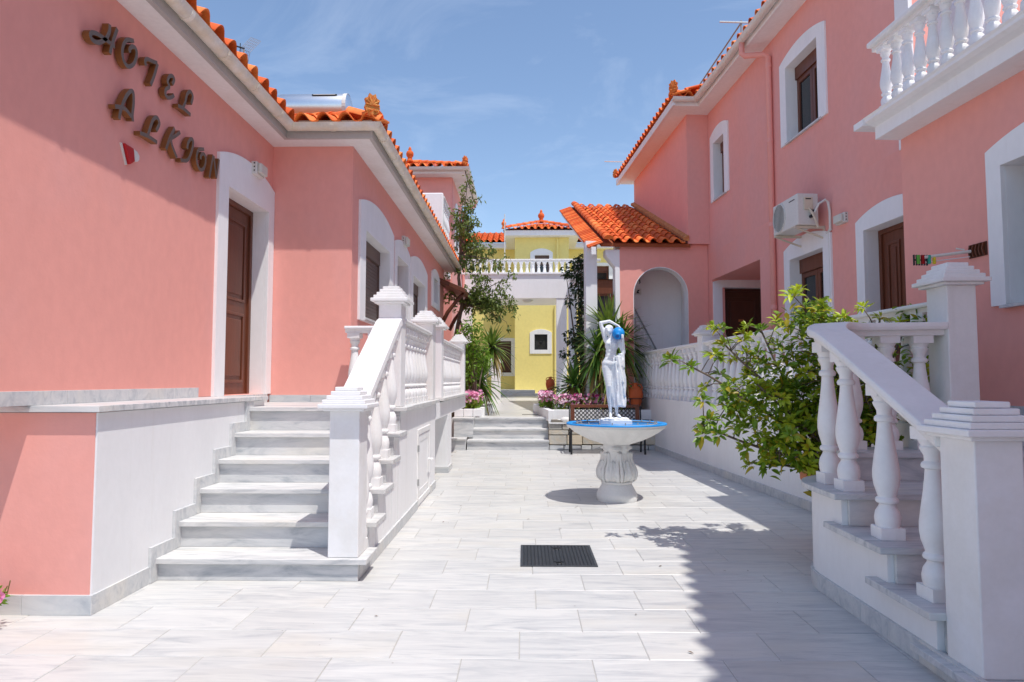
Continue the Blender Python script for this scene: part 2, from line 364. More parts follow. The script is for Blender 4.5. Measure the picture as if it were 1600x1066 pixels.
def acroterion_mesh():
    b = MB(); out = []
    for i in range(11):           # palmette of fan leaves
        a = R(-20 + 22 * i); r = .165 if i % 2 == 0 else .125
        out.append((r * math.cos(a) * .78, .17 + r * math.sin(a) * 1.05))
    out = [(.05, 0), (.10, .05)] + out + [(-.10, .05), (-.05, 0)]
    b.prism(lambda u, v, n: (u, n, v), out, (), -.03, .03)
    for i in range(7):
        a = R(-5 + 31.6 * i); b.tube([(0, -.03, .15), (.11 * math.cos(a), -.042, .16 + .125 * math.sin(a))], [.022, .012], 5)
    for sx in (-1, 1): b.lathe([(.0, -.02), (.034, 0), (.03, .02), (0, .03)], 8, (sx * .05, -.035, .055), cap=False)
    return mesh(b, 'clay_acro', 'acroterion')
ACRO = acroterion_mesh()

def gutter(parent, path, out_side, m='gutter', rad=.07, name='gutter', step=.62):
    """path along the eave at the gutter's top centre line; half-round channel with coupling rings"""
    P = [Vector(p) for p in path]; n = 8
    def sect(r): 
        o = [(r * math.cos(math.pi + math.pi * i / n), r * math.sin(math.pi + math.pi * i / n) * 1.05) for i in range(n + 1)]
        return [(-r - .006, .012)] + o + [(r + .006, .012), (r - .006, .0)] + [((r - .007) * math.cos(-math.pi * i / n), (r - .007) * math.sin(-math.pi * i / n)) for i in range(1, n)] + [(-r + .006, 0.0)]
    g = obj(name, MB().sweep(P, sect(rad)), m, parent, auto=40)
    for i in range(len(P) - 1):
        d = P[i + 1] - P[i]; k = int(d.length / step)
        for j in range(1, k + 1):
            c = P[i] + d * ((j - .4) / (k + .2)); u = d.normalized() * .022
            r = rad + .005; so_ = [(r * math.cos(math.pi + math.pi * q / n), r * math.sin(math.pi + math.pi * q / n) * 1.06) for q in range(n + 1)]
            si_ = [((rad - .012) * math.cos(-math.pi * q / n), (rad - .012) * math.sin(-math.pi * q / n)) for q in range(n + 1)]
            obj('coupling', MB().sweep([c - u, c + u], so_ + si_), m, g)
    return g

def surround(F, u0, u1, v0, v1, rise, a0, a1, b0, b1, depth=.24, proud=.03, door=False, m='white', parent=None, name='window'):
    """white arched surround with reveal; (u0..u1,v0..v1) outside, arch on top; (a0..a1,b0..b1) opening"""
    mb = MB(); top = archline(u0, u1, v1, rise)
    if door:
        outer = [(u0, v0), (u0, v1)] + top[1:-1] + [(u1, v1), (u1, v0), (a1, v0), (a1, b1), (a0, b1), (a0, v0)]
        mb.prism(F, outer, (), -.012, proud)
    else:
        outer = [(u0, v0), (u0, v1)] + top[1:-1] + [(u1, v1), (u1, v0)]
        mb.prism(F, outer, [rect(a0, a1, b0, b1)], -.012, proud)
    t = .02
    mb.prism(F, rect(a0 - t, a0, b0, b1 + t), (), -depth, -.0125); mb.prism(F, rect(a1, a1 + t, b0, b1 + t), (), -depth, -.0125); mb.prism(F, rect(a0, a1, b1, b1 + t), (), -depth, -.0125)
    if not door: mb.prism(F, rect(a0, a1, b0 - t, b0), (), -depth, -.0125)
    return obj(name, mb, m, parent, bevel=.004)
def wall(F, outer, holes, parent, m='pink', th=.28, name='wall'): return obj(name, MB().prism(F, outer, holes, -th, 0), m, parent)
def shutter(parent, F, a0, a1, b0, b1, dep, box=.2, m='shutter'):
    obj('shutter_box', MB().prism(F, rect(a0, a1, b1 - box, b1), (), -dep - .03, -dep + .03), m, parent, bevel=.004)
    mb = MB(); z = b0
    while z < b1 - box - .02:
        mb.prism(F, rect(a0 + .03, a1 - .03, z, z + .043), (), -dep - .02, -dep); mb.prism(F, rect(a0 + .03, a1 - .03, z + .043, z + .05), (), -dep - .02, -dep - .008); z += .05
    obj('shutter', mb, m, parent)
    for q in (a0, a1 - .03): obj('shutter_guide', MB().prism(F, rect(q, q + .03, b0, b1 - box), (), -dep - .03, -dep + .02), m, parent)
def glazing(parent, F, a0, a1, b0, b1, dep, m='wood', box=.2, leaves=2):
    if box: obj('shutter_box', MB().prism(F, rect(a0, a1, b1 - box, b1), (), -dep - .03, -dep + .03), m, parent, bevel=.004)
    t = b1 - box; w = (a1 - a0) / leaves
    for i in range(leaves):
        x0 = a0 + i * w; x1 = x0 + w; f = .075
        fr = obj('sash', MB().prism(F, rect(x0 + .004, x1 - .004, b0, t), [rect(x0 + f, x1 - f, b0 + f, t - f)], -dep - .05, -dep), m, parent, bevel=.005)
        obj('pane', MB().prism(F, rect(x0 + f, x1 - f, b0 + f, t - f), (), -dep - .03, -dep - .024), 'glass', fr)
def door_leaf(parent, F, a0, a1, b0, b1, dep, m='wood', panels=((.06, .44), (.5, .94)), cols=1, handle=True):
    fw = .06
    d = obj('door', MB().prism(F, rect(a0 + fw, a1 - fw, b0, b1 - fw), (), -dep - .05, -dep - .01), m, parent)
    fr = MB(); fr.prism(F, [(a0, b0), (a0 + fw, b0), (a0 + fw, b1 - fw), (a1 - fw, b1 - fw), (a1 - fw, b0), (a1, b0), (a1, b1), (a0, b1)], (), -dep - .06, -dep + .015)
    obj('door_frame', fr, m, parent, bevel=.006)
    H = b1 - fw - b0; w = (a1 - a0 - 2 * fw) / cols
    for c in range(cols):
        for (p0, p1) in panels:
            x0 = a0 + fw + c * w + .1; x1 = a0 + fw + (c + 1) * w - .1; z0 = b0 + H * p0; z1 = b0 + H * p1
            q = MB(); q.prism(F, rect(x0, x1, z0, z1), [rect(x0 + .035, x1 - .035, z0 + .035, z1 - .035)], -dep - .012, -dep + .006); q.prism(F, rect(x0 + .075, x1 - .075, z0 + .075, z1 - .075), (), -dep - .012, -dep + .002)
            obj('panel', q, m, d, bevel=.01)
    if handle:
        pt = [Vector(F(a0 + fw + .06, b0 + 1.0, n)) for n in (-dep - .01, -dep + .05)]; pt.append(Vector(F(a0 + fw + .17, b0 + 1.0, -dep + .05)))
        obj('handle', MB().tube(pt, .011, 6), 'metal', d)
    return d
def bulkhead(name, F, u0, u1, v0, v1, label, root=None):
    t = root or empty(name, label=label, cat='wall lamp')
    obj('housing', MB().prism(F, rect(u0, u1, v0, v1), (), -.01, .055), 'plastic', t, bevel=.008)
    obj('diffuser', MB().prism(F, rect(u0 + .015, u1 - .015, v0 + .015, v1 - .015), (), .0555, .10), 'diffuser', t, bevel=.015)
    mb = MB()
    for k in range(3): mb.prism(F, rect(u0 - .002, u0 + .001, v0 + .03 + .04 * k, v0 + .045 + .04 * k), (), .02, .035)
    obj('screw_slot', mb, 'dark', t)
    return t

# ================================================================== THE SETTING
g = MB(); g.add([(-1500, -1500, -.06), (1500, -1500, -.06), (1500, 1500, -.06), (-1500, 1500, -.06)], [(0, 1, 2, 3)])
tag(obj('ground', g, 'ground', fix=False), kind='structure')
floor = obj('courtyard_floor', MB().box(-9, 9, -6, 14.2, -.05, -.004), 'grout'); tag(floor, kind='structure')
tb = MB(); tl, td, ch = .6532, .3682, .0025
tb.add([(0, 0, -.02), (tl, 0, -.02), (tl, td, -.02), (0, td, -.02), (0, 0, -ch), (tl, 0, -ch), (tl, td, -ch), (0, td, -ch), (ch, ch, 0), (tl - ch, ch, 0), (tl - ch, td - ch, 0), (ch, td - ch, 0)],
       [(0, 1, 5, 4), (1, 2, 6, 5), (2, 3, 7, 6), (3, 0, 4, 7), (4, 5, 9, 8), (5, 6, 10, 9), (6, 7, 11, 10), (7, 4, 8, 11), (8, 9, 10, 11)])
near = obj('paving', MB().box(-12, 9, -14, 2.36, -.02, 0.0), 'marble_floor'); tag(near, kind='structure')  # unseen plain marble sheet behind the camera, added to bounce light forward
SLAB = mesh(tb, 'marble_floor', 'slab')
row = 0; y = 2.365
while y < 13.75:
    x = -4.9 + (.33 if row % 2 else 0) + random.uniform(-.09, .09)
    while x < 3.4:
        if (y < 4.75 or x > -1.95) and not (y > 4.75 and x > 3.3 - .05 * (y - 5)) and (x > -3.35 or y < 4.05) and (x < 2.1 or y > 4.4) and -4.6 * max(y, 3.2) / 5.5 - .6 < x:
            link('slab', SLAB, floor, Matrix.Translation((x, y, random.uniform(-.0008, .0008))))
        x += tl + .0043
    y += td + .0043; row += 1
# raised path beyond the three steps, climbing gently to the yellow house
pm = MB(); pm.add([(-2.6, 14.42, .585), (.75, 14.42, .585), (1.6, 24.2, .865), (-2.6, 24.2, .865), (-2.6, 14.42, -.05), (.75, 14.42, -.05), (1.6, 24.2, -.05), (-2.6, 24.2, -.05)], [(0, 1, 2, 3), (4, 5, 1, 0), (5, 6, 2, 1), (6, 7, 3, 2), (7, 4, 0, 3)])
path = obj('path', pm, 'marble_floor'); tag(path, kind='structure')

# ================================================================== LEFT SIDE: podium, stair, terrace
pod = empty('podium', (-2.6, 4.07, 0), label='pink and white plastered podium topped with marble slab, left of the marble stair', cat='podium')
pod.location = (0, 0, 0)
obj('pink_front', MB().box(-9, -2.612, 4.07, 4.4, 0.10, 1.205), 'pink', pod)
obj('white_side', MB().box(-3.2, -2.60, 4.075, 6.70, 0.10, 1.2045), 'white', pod)
obj('core', MB().box(-9, -2.9, 4.3, 6.71, .0, 1.20), 'white', pod)
for i in range(8):
    x1 = -2.565 - i * .8; obj('slab', MB().box(x1 - .797, x1, 4.025, 6.72, 1.21, 1.25), 'marble_step', pod, bevel=.004)
for i in range(5):
    x1 = -2.592 - i * .42; obj('skirting', MB().box(x1 - .418, x1, 4.055, 4.2, 0, .118), 'marble_skirt', pod, bevel=.002)
obj('skirting', MB().box(-2.75, -2.588, 4.056, 4.74, 0, .1175), 'marble_skirt', pod, bevel=.002)

LV = [.157, .35, .543, .738, .936, 1.153]; FY = [4.74 + .31 * i for i in range(6)]
st = empty('marble_stair', (-1.9, 4.75, 0), label='grey veined marble stair of six steps beside the pink podium', cat='stair'); st.location = (0, 0, 0)
for i in range(6):
    z = LV[i]; zb = LV[i - 1] if i else 0.0; y1 = FY[i + 1] + .05 if i < 5 else FY[i] + .42
    obj('tread', MB().box(-2.588, -1.10, FY[i], y1, z - .038, z), 'marble_tread', st, bevel=.004)
    obj('riser', MB().box(-2.588, -1.165, FY[i] + .03, FY[i] + .055, zb + .001, z - .039), 'marble_step', st, bevel=.002)
    # stepped skirting against the podium: upright piece and sloping flat piece
    obj('skirting', MB().box(-2.6, -2.578, FY[i] - .06, FY[i] + .10, zb + .002, z + .09), 'marble_skirt', st, bevel=.002)
    if i < 5: obj('skirting', MB().box(-2.6, -2.5785, FY[i] + .101, FY[i + 1] - .061, z + .001, z + .0895), 'marble_skirt', st, bevel=.002)
# plaster body under the stair and the terrace
body = MB()
for i in range(6):
    y1 = FY[i + 1] + .03 if i < 5 else 8.93
    body.box(-2.57, -1.18, FY[i] + .04 + (.0 if i else .03), y1, 0, LV[i] - .04)
ter = empty('terrace', label='white plastered terrace base with marble edging in front of the left house', cat='terrace')
obj('base_wall', body, 'white', ter)
b2 = MB(); b2.box(-1.40, -1.17, 10.33, 10.85, 0, .885); b2.box(-4, -1.95, 8.5, 13.9, 0, 1.05); b2.box(-4, -1.172, 8.935, 13.45, .885, 1.10); b2.box(-2.0, -1.5, 8.3, 8.92, 0, 1.0)
obj('under_wall', b2, 'white', ter)
obj('terrace_floor', MB().box(-3.05, -1.24, 6.72, 13.45, 1.10, 1.1525), 'marble_step', ter)
y = 6.30
for k in range(4): obj('ledge', MB().box(-1.5, -1.12, y, y + .655, 1.113, 1.154), 'marble_tread', ter, bevel=.004); y += .658
y = 9.35
for k in range(6): obj('ledge', MB().box(-1.5, -1.11, y, y + .68, 1.1205, 1.162), 'marble_tread', ter, bevel=.004); y += .683
for (a, b_) in ((4.80, 5.6), (5.603, 6.5), (6.503, 7.43), (8.40, 8.92)): obj('skirting', MB().box(-1.2, -1.163, a, b_, 0, .095), 'marble_skirt', ter, bevel=.002)
obj('skirting', MB().box(-1.42, -1.155, 10.315, 10.86, 0, .095), 'marble_skirt', ter, bevel=.002)
# storage door in the terrace base
FS = lambda u, v, n: (-1.18 + n, u, v)
sd = empty('storage_door', label='small white weathered hatch door in the terrace base wall', cat='hatch door')
obj('door_frame', MB().prism(FS, rect(7.44, 8.40, .03, .86), [rect(7.50, 8.34, .09, .80)], -.02, .012), 'white_paint', sd, bevel=.003)
obj('door_leaf', MB().prism(FS, rect(7.51, 8.33, .10, .79), [rect(7.60, 8.24, .18, .71)], -.02, .004), 'white_paint', sd, bevel=.004)
obj('panel', MB().prism(FS, rect(7.60, 8.24, .18, .71), (), -.025, -.012), 'plastic_old', sd)
obj('handle', MB().tube([(-1.18, 8.28, .45), (-1.12, 8.28, .45), (-1.12, 8.18, .45)], .012, 6), 'white_paint', sd)
for z in (.25, .62): obj('hinge', MB().tube([(-1.165, 7.445, z), (-1.165, 7.445, z + .07)], .012, 6), 'grey', sd)

# balustrade of the stair
bs = empty('stair_balustrade', label='white stair balustrade with stepped post caps descending the left marble stair', cat='balustrade')
post(bs, -1.385, -1.17, 4.785, 5.03, .158, 1.185)
post(bs, -1.385, -1.17, 6.36, 6.60, 1.155, 2.135)
obj('rail', MB().sweep([(-1.275, 4.99, 1.265), (-1.275, 6.26, 1.965), (-1.275, 6.37, 2.00)], [(-.115, -.085), (.115, -.085), (.12, -.06), (.115, 0), (-.115, 0), (-.12, -.06)]), 'white_paint', bs, bevel=.008)
for i in range(1, 5):
    y = FY[i] + .17; zr = 1.265 + (y - 4.99) * .552 - .085
    baluster(bs, -1.235, y, LV[i], zr + .02)
baluster(bs, -1.235, FY[0] + .20 + .14, LV[0], 1.22)
bt = empty('terrace_balustrade', label='white balustrade on the left terrace, nearer section between two capped posts', cat='balustrade')
post(bt, -1.385, -1.17, 8.62, 8.86, 1.155, 2.135)
rail(bt, [(-1.278, 6.60, 2.02), (-1.278, 8.62, 2.02)])
y = 6.76
while y < 8.58: baluster(bt, -1.278, y, 1.155, 1.945); y += .205
bt2 = empty('terrace_balustrade', label='white balustrade on the left terrace, farther section next to the planter', cat='balustrade')
post(bt2, -1.385, -1.17, 9.50, 9.74, 1.162, 2.135); post(bt2, -1.385, -1.17, 13.1, 13.34, 1.162, 2.135)
rail(bt2, [(-1.278, 9.74, 2.02), (-1.278, 13.1, 2.02)])
y = 9.9
while y < 13.05: baluster(bt2, -1.278, y, 1.162, 1.945); y += .212
bp = empty('partition_balustrade', label='short white balustrade running from the pink house corner across the terrace', cat='balustrade')
rail(bp, [(-2.03, 7.62, 2.02), (-1.385, 7.62, 2.02)])
for x in (-1.93, -1.70, -1.49): baluster(bp, x, 7.62, 1.154, 1.945)

# ================================================================== LEFT HOUSE
lh = empty('pink_house', label='pink single-storey hotel house on the left with sign letters and red tiled roof', cat='house')
FA = lambda u, v, n: (-3.0 + n, u, v); FB = lambda u, v, n: (u, 7.85 - n, v); FC = lambda u, v, n: (-2.04 + n, u, v)
wall(FA, rect(3.66, 7.85, 1.253, 4.21), [rect(6.60, 7.70, 1.20, 3.38)], lh)
wall(FB, rect(-3.2, -2.06, 1.0, 4.2105), [], lh)
wall(FC, rect(7.853, 16.9, 0.2, 4.2102), [rect(8.42, 9.99, 2.18, 3.34), rect(10.55, 11.60, 1.16, 3.42), rect(12.08, 13.62, 2.18, 3.34), rect(14.9, 15.62, 3.15, 3.74)], lh)
wall(lambda u, v, n: (u, 16.9 + n, v), rect(-6, -2.32, .2, 4.2), [], lh)
wall(lambda u, v, n: (u, 3.665 - n, v), rect(-8.5, -3.01, 1.26, 4.19), [], lh)
# marble skirting of the house
y = 3.67
while y < 6.1: obj('skirting', MB().box(-3.01, -2.982, y, min(y + .68, 6.12), 1.2505, 1.338), 'marble_skirt', lh, bevel=.002); y += .683
obj('skirting', MB().box(-2.98, -2.5, 7.828, 7.86, 1.153, 1.235), 'marble_skirt', lh, bevel=.002); obj('skirting', MB().box(-2.497, -2.02, 7.8275, 7.86, 1.153, 1.235), 'marble_skirt', lh, bevel=.002)
obj('door_sill', MB().box(-3.2, -2.96, 6.73, 7.72, 1.15, 1.252), 'marble_step', lh, bevel=.004)
surround(FA, 6.40, 7.845, 1.25, 3.64, .13, 6.62, 7.68, 1.25, 3.36, depth=.3, door=True, parent=lh, name='door_surround')
door_leaf(lh, FA, 6.622, 7.678, 1.255, 3.358, .17)
w = surround(FC, 8.15, 10.26, 2.15, 3.64, .15, 8.44, 9.97, 2.20, 3.32, parent=lh); shutter(w, FC, 8.445, 9.965, 2.2, 3.318, .15)
obj('sill', MB().box(-2.25, -1.99, 8.40, 10.01, 2.17, 2.199), 'marble_skirt', w, bevel=.003)
surround(FC, 10.36, 11.77, 1.16, 3.58, .13, 10.57, 11.58, 1.16, 3.40, door=True, parent=lh, name='door_surround'); door_leaf(lh, FC, 10.572, 11.578, 1.16, 3.398, .17)
w = surround(FC, 11.83, 13.88, 2.15, 3.60, .15, 12.1, 13.6, 2.20, 3.32, parent=lh); shutter(w, FC, 12.105, 13.595, 2.2, 3.318, .15)
w = surround(FC, 14.60, 15.92, 3.05, 3.80, .14, 14.92, 15.6, 3.17, 3.72, parent=lh); glazing(w, FC, 14.925, 15.595, 3.175, 3.718, .15, box=0, leaves=1)
# eaves
sof = MB(); FZ = lambda u, v, n: (u, v, n)
sof.prism(FZ, [(-3.3, 2.75), (-2.78, 2.75), (-2.78, 7.60), (-1.79, 7.60), (-1.79, 17.2), (-2.5, 17.2), (-2.5, 8.3), (-3.3, 8.3)], (), 4.20, 4.31); obj('soffit', sof, 'soffit', lh)
fas = MB(); fas.prism(FZ, [(-2.779, 2.75), (-2.735, 2.75), (-2.735, 7.555), (-1.745, 7.555), (-1.745, 17.25), (-1.789, 17.25), (-1.789, 7.599), (-2.779, 7.599)], (), 4.195, 4.325); obj('fascia', fas, 'fascia', lh)
gutter(lh, [(-2.678, 2.75, 4.322), (-2.678, 7.49, 4.322), (-1.688, 7.49, 4.322), (-1.688, 17.2, 4.322)], 1, rad=.062)
roof = obj('roof', MB().add([(-2.74, 2.75, 4.335), (-2.74, 7.56, 4.335), (-9, 13.82, 6.59), (-9, 2.75, 6.59), (-1.75, 7.56, 4.335), (-1.75, 17.3, 4.335), (-9, 17.3, 6.94), (-4.0, 9.81, 5.145)], [(0, 1, 2, 3), (1, 4, 7), (4, 5, 6, 7), (1, 7, 6, 2)]), 'deck', lh, fix=False)
SL = .36; c = math.sqrt(1 + SL * SL)
tile_slope(roof, (-2.64, 2.71, 4.365), (0, 1, 0), (-1, 0, SL), 19, 3, lambda u, v: True)
tile_slope(roof, (-2.655 + .02, 7.50, 4.365), (1, 0, 0), (0, 1, SL), 4, 3, lambda u, v: u < 1.03 - v / c + .1)
tile_slope(roof, (-1.665, 7.50, 4.365), (0, 1, 0), (-1, 0, SL), 37, 2, lambda u, v: u > v / c - .12)
ridge_run(roof, (-1.70, 7.53, 4.42), (-3.3, 9.13, 5.02))
link('acroterion', ACRO, roof, Matrix.Translation((-1.74, 7.50, 4.44)) @ Matrix.Rotation(R(30), 4, 'Z') @ Matrix.Scale(.74, 4))
mo = MB(); mo.box(-2.6, -1.75, 7.55, 7.6, 4.335, 4.40); obj('mortar_strip', mo, 'mortar', roof)

# sign: letters cut from brown metal, traced as brush strokes on the wall (y, z)
def smooth_path(p, n=5):
    P = [Vector((a, b)) for a, b in p]; out = []
    for i in range(len(P) - 1):
        p0 = P[max(i - 1, 0)]; p1 = P[i]; p2 = P[i + 1]; p3 = P[min(i + 2, len(P) - 1)]
        for k in range(n):
            t = k / n
            out.append(0.5 * ((2 * p1) + (p2 - p0) * t + (2 * p0 - 5 * p1 + 4 * p2 - p3) * t * t + (3 * p1 - p0 - 3 * p2 + p3) * t ** 3))
    out.append(P[-1]); return out
def stroke(mb, pts, wd, x0, x1):
    Q = smooth_path(pts); n = len(Q); vs = []; fs = []; fm = []
    for i in range(n):
        d = (Q[min(i + 1, n - 1)] - Q[max(i - 1, 0)]).normalized(); nn = Vector((-d.y, d.x)) * wd / 2
        a, b = Q[i] + nn, Q[i] - nn
        vs += [(x1, a.x, a.y), (x1, b.x, b.y), (x0, b.x, b.y), (x0, a.x, a.y)]
    for i in range(n - 1):
        k = 4 * i
        for j in range(4): fs.append((k + j, k + (j + 1) % 4, k + 4 + (j + 1) % 4, k + 4 + j)); fm.append(0 if j == 0 else 1)
    fs += [(3, 2, 1, 0), (4 * n - 4, 4 * n - 3, 4 * n - 2, 4 * n - 1)]; fm += [1, 1]
    k = len(mb.v); mb.v += vs; mb.f += [tuple(i + k for i in f) for f in fs]; mb.m += fm
LETTERS = [
    ('H', [[(4.581, 3.928), (4.578, 3.875), (4.542, 3.804), (4.473, 3.741), (4.41, 3.72), (4.377, 3.737), (4.39, 3.767), (4.447, 3.789), (4.518, 3.796), (4.592, 3.799), (4.648, 3.8)], [(4.666, 3.944), (4.638, 3.871), (4.611, 3.793), (4.593, 3.721)]]),
    ('O', [[(4.874, 3.959), (4.793, 3.928), (4.749, 3.868), (4.736, 3.8), (4.763, 3.744), (4.818, 3.734), (4.884, 3.79), (4.915, 3.873), (4.898, 3.915), (4.856, 3.908), (4.824, 3.869), (4.832, 3.848)]]),
    ('T', [[(5.041, 3.849), (5.03, 3.883), (5.06, 3.911), (5.125, 3.927), (5.2, 3.945)], [(5.202, 3.943), (5.159, 3.825), (5.112, 3.728)]]),
    ('E', [[(5.432, 3.878), (5.461, 3.931), (5.428, 3.947), (5.378, 3.915), (5.36, 3.868), (5.388, 3.836), (5.339, 3.792), (5.331, 3.749), (5.373, 3.737), (5.433, 3.768), (5.464, 3.799)]]),
    ('L', [[(5.753, 3.847), (5.778, 3.92), (5.735, 3.948), (5.68, 3.901), (5.65, 3.812), (5.614, 3.75)], [(5.532, 3.736), (5.62, 3.747), (5.747, 3.743)]]),
    ('A', [[(4.727, 3.3), (4.746, 3.383), (4.797, 3.493), (4.852, 3.561), (4.887, 3.568), (4.897, 3.493), (4.887, 3.399), (4.895, 3.349)], [(4.671, 3.37), (4.745, 3.394), (4.802, 3.401), (4.873, 3.376)]]),
    ('L', [[(5.214, 3.398), (5.256, 3.472), (5.219, 3.508), (5.165, 3.468), (5.125, 3.383), (5.101, 3.324)], [(4.99, 3.295), (5.096, 3.31), (5.231, 3.308)]]),
    ('K', [[(5.491, 3.524), (5.423, 3.42), (5.368, 3.3)], [(5.578, 3.523), (5.515, 3.471), (5.428, 3.411)], [(5.428, 3.416), (5.458, 3.359), (5.537, 3.285)]]),
    ('I', [[(5.708, 3.425), (5.722, 3.483), (5.771, 3.536), (5.807, 3.526), (5.794, 3.449), (5.746, 3.356), (5.691, 3.311), (5.602, 3.29)]]),
    ('O', [[(6.011, 3.525), (5.919, 3.493), (5.88, 3.425), (5.89, 3.355), (5.954, 3.315), (6.027, 3.363), (6.048, 3.445), (6.014, 3.483), (5.959, 3.452), (5.954, 3.413)]]),
    ('N', [[(6.195, 3.532), (6.161, 3.413), (6.128, 3.296)], [(6.202, 3.528), (6.235, 3.431), (6.265, 3.338)], [(6.312, 3.533), (6.29, 3.436), (6.261, 3.333)]]),
]
sign = empty('hotel_sign', label='brown metal sign letters reading HOTEL ALKION fixed high on the pink wall', cat='sign')
for ch_, strokes in LETTERS:
    mb = MB()
    for q, s_ in enumerate(strokes): stroke(mb, s_, .031, -2.988 - .001 * q, -2.94 + .0012 * q)
    obj('letter', mb, ['bronze', 'bronze_edge'], sign)
# alarm sounder, red wedge with a white tip
al = empty('alarm_sounder', label='red and white wedge shaped alarm sounder below the sign letters', cat='alarm')
obj('back_plate', MB().prism(FA, [(4.835, 3.165), (4.85, 3.168), (4.922, 3.025), (4.91, 3.02)], (), -.01, .012), 'plastic', al)
obj('red_cover', MB().prism(FA, [(4.852, 3.168), (4.965, 3.165), (4.985, 3.07), (4.925, 3.028)], (), -.01, .034), 'red', al, bevel=.006)
obj('white_tip', MB().prism(FA, [(4.968, 3.165), (5.015, 3.158), (5.045, 3.135), (5.045, 3.105), (5.02, 3.08), (4.988, 3.07)], (), -.01, .033), 'plastic', al, bevel=.006)
bulkhead('wall_lamp', lambda u, v, n: (-2.97 + n, u, v), 7.16, 7.38, 3.66, 3.80, 'rectangular wall lamp above the left wooden door')
bulkhead('wall_lamp', FC, 11.05, 11.32, 3.66, 3.82, 'rectangular wall lamp between the shuttered windows of the left house')

# solar water heater on the left roof
sh = empty('solar_heater', label='shiny cylindrical solar water tank standing on the left roof', cat='water tank')
tk = MB(); tk.lathe([(0.05, 0), (.22, .0), (.275, .03), (.28, .05), (.28, 1.35), (.275, 1.37), (.22, 1.40), (.05, 1.40)], 28)
obj('tank', tk, 'metal', sh, auto=35, M=Matrix.Translation((-4.85, 13.0, 6.80)) @ Matrix.Rotation(R(90), 4, 'Y'))
obj('end_cap', MB().lathe([(.283, 0), (.285, .004), (.285, .07), (.283, .075)], 28, cap=False), 'gutter_white', sh, M=Matrix.Translation((-3.55, 13.0, 6.80)) @ Matrix.Rotation(R(90), 4, 'Y'))
lb = MB(); lb.box(-4.15, -3.66, 12.768, 12.80, 6.985, 7.0); obj('label_strip', lb, 'dark', sh)
lb = MB(); lb.box(-4.12, -3.69, 12.764, 12.77, 6.987, 6.998); obj('label_text', lb, 'plastic', sh)
fr = MB()
for x in (-4.6, -3.7): fr.tube([(x, 13.0, 6.54), (x, 12.9, 5.2)], .02, 6); fr.tube([(x, 13.0, 6.36), (x, 13.6, 5.2)], .02, 6)
obj('stand', fr, 'metal', sh)
# grid aerial
ga = empty('grid_aerial', label='grid shaped television aerial rising behind the left roof tiles', cat='aerial')
gm = MB(); A0 = Vector((-3.95, 9.0, 6.0))
for s_, tilt in ((1, 24), (-1, -24)):
    for i in range(7):
        p = lambda a, b: A0 + Vector((.04 + a * .16 * .6 + .0, .1 - .06 * a, .03 - a * .06)) + Vector((b * .10 * s_, .12 * b, .22 * b * s_))
        gm.tube([p(-1 + i / 3, 0), p(-1 + i / 3, 1)], .0028, 4)
    for j in range(6): gm.tube([p(-1, j / 5), p(1, j / 5)], .0028, 4)
obj('reflector_grid', gm, 'grey', ga)
gm = MB(); gm.tube([A0 + Vector((-.16, -.25, -.02)), A0 + Vector((.05, .05, .03))], .012, 6)
for k in range(5):
    q = A0 + Vector((-.15 + .04 * k, -.23 + .06 * k, -.015 + .01 * k)); gm.tube([q + Vector((.0, 0, -.06)), q + Vector((.0, .0, .06))], .006, 5)
obj('boom', gm, 'dark', ga)
obj('mast', MB().tube([A0 + Vector((.03, .08, .03)), A0 + Vector((.03, .08, -1.0))], .015, 6), 'grey', ga)

# ================================================================== RIGHT SIDE: retaining wall and walkway
rw = rempty('retaining_wall', 'long white retaining wall in shade along the right side of the courtyard', 'wall')
obj('wall_body', MB().box(0, .24, -2.27, 8.6, 0, 1.048), 'white', rw)
s_ = -2.2
while s_ < 6.3: obj('skirting', MB().box(-.022, .05, s_, min(s_ + .40, 6.42), 0, .105), 'marble_skirt', rw, bevel=.002); s_ += .403
obj('walkway', MB().box(.241, 3.2, -2.27, 9.5, .0, 1.10), 'marble_step', rw)
rb = rempty('walkway_balustrade', 'long white balustrade standing on the right retaining wall', 'balustrade')
post(rb, -.01, .20, 3.42, 3.66, 1.049, 2.125)
rail(rb, [(.095, -2.0, 2.03), (.095, 3.42, 2.03)]); rail(rb, [(.095, 3.66, 2.03), (.095, 8.6, 2.03)])
s_ = -1.78
while s_ < 3.36: baluster(rb, .095, s_, 1.049, 1.955); s_ += .245
s_ = 3.82
while s_ < 8.5: baluster(rb, .095, s_, 1.049, 1.955); s_ += .245

# ------------------------------------------------------------------ right stair
rs = empty('curved_stair', label='grey marble stair with rounded corner climbing to the right walkway', cat='stair')
RL = [.10, .30, .50, .70, .90]; RY = [2.84, 3.29, 3.72, 4.24, 4.77]
def corner(x0, y1, r, n=8): return [(x0 + r - r * math.cos(R(90) * i / n), y1 - r + r * math.sin(R(90) * i / n)) for i in range(n + 1)]
for i in range(5):
    z = RL[i]; zb = RL[i - 1] if i else 0.0
    if i < 3: poly = [(1.92, RY[i]), (1.92, RY[i + 1] + .18), (2.25, RY[i + 1] + .18), (2.25, RY[i + 1] + .06), (4.15, RY[i + 1] + .06), (4.15, RY[i])]
    elif i == 3: poly = [(1.92, RY[3])] + corner(1.92, 5.20, .56) + [(2.62, 5.20), (2.62, RY[4] + .06), (4.15, RY[4] + .06), (4.15, RY[3])]
    else: poly = [(2.28, RY[4])] + corner(2.27, 5.185, .20) + [(3.3, 5.185), (4.15, 5.185), (4.15, RY[4])]
    obj('tread', MB().prism(FZ, poly, (), z - .036, z), 'marble_step', rs, bevel=.004)
    obj('riser', MB().box(2.02 if i < 4 else 2.33, 4.15, RY[i] + .03, RY[i] + .055, zb + .001, z - .037), 'marble_step', rs, bevel=.002)
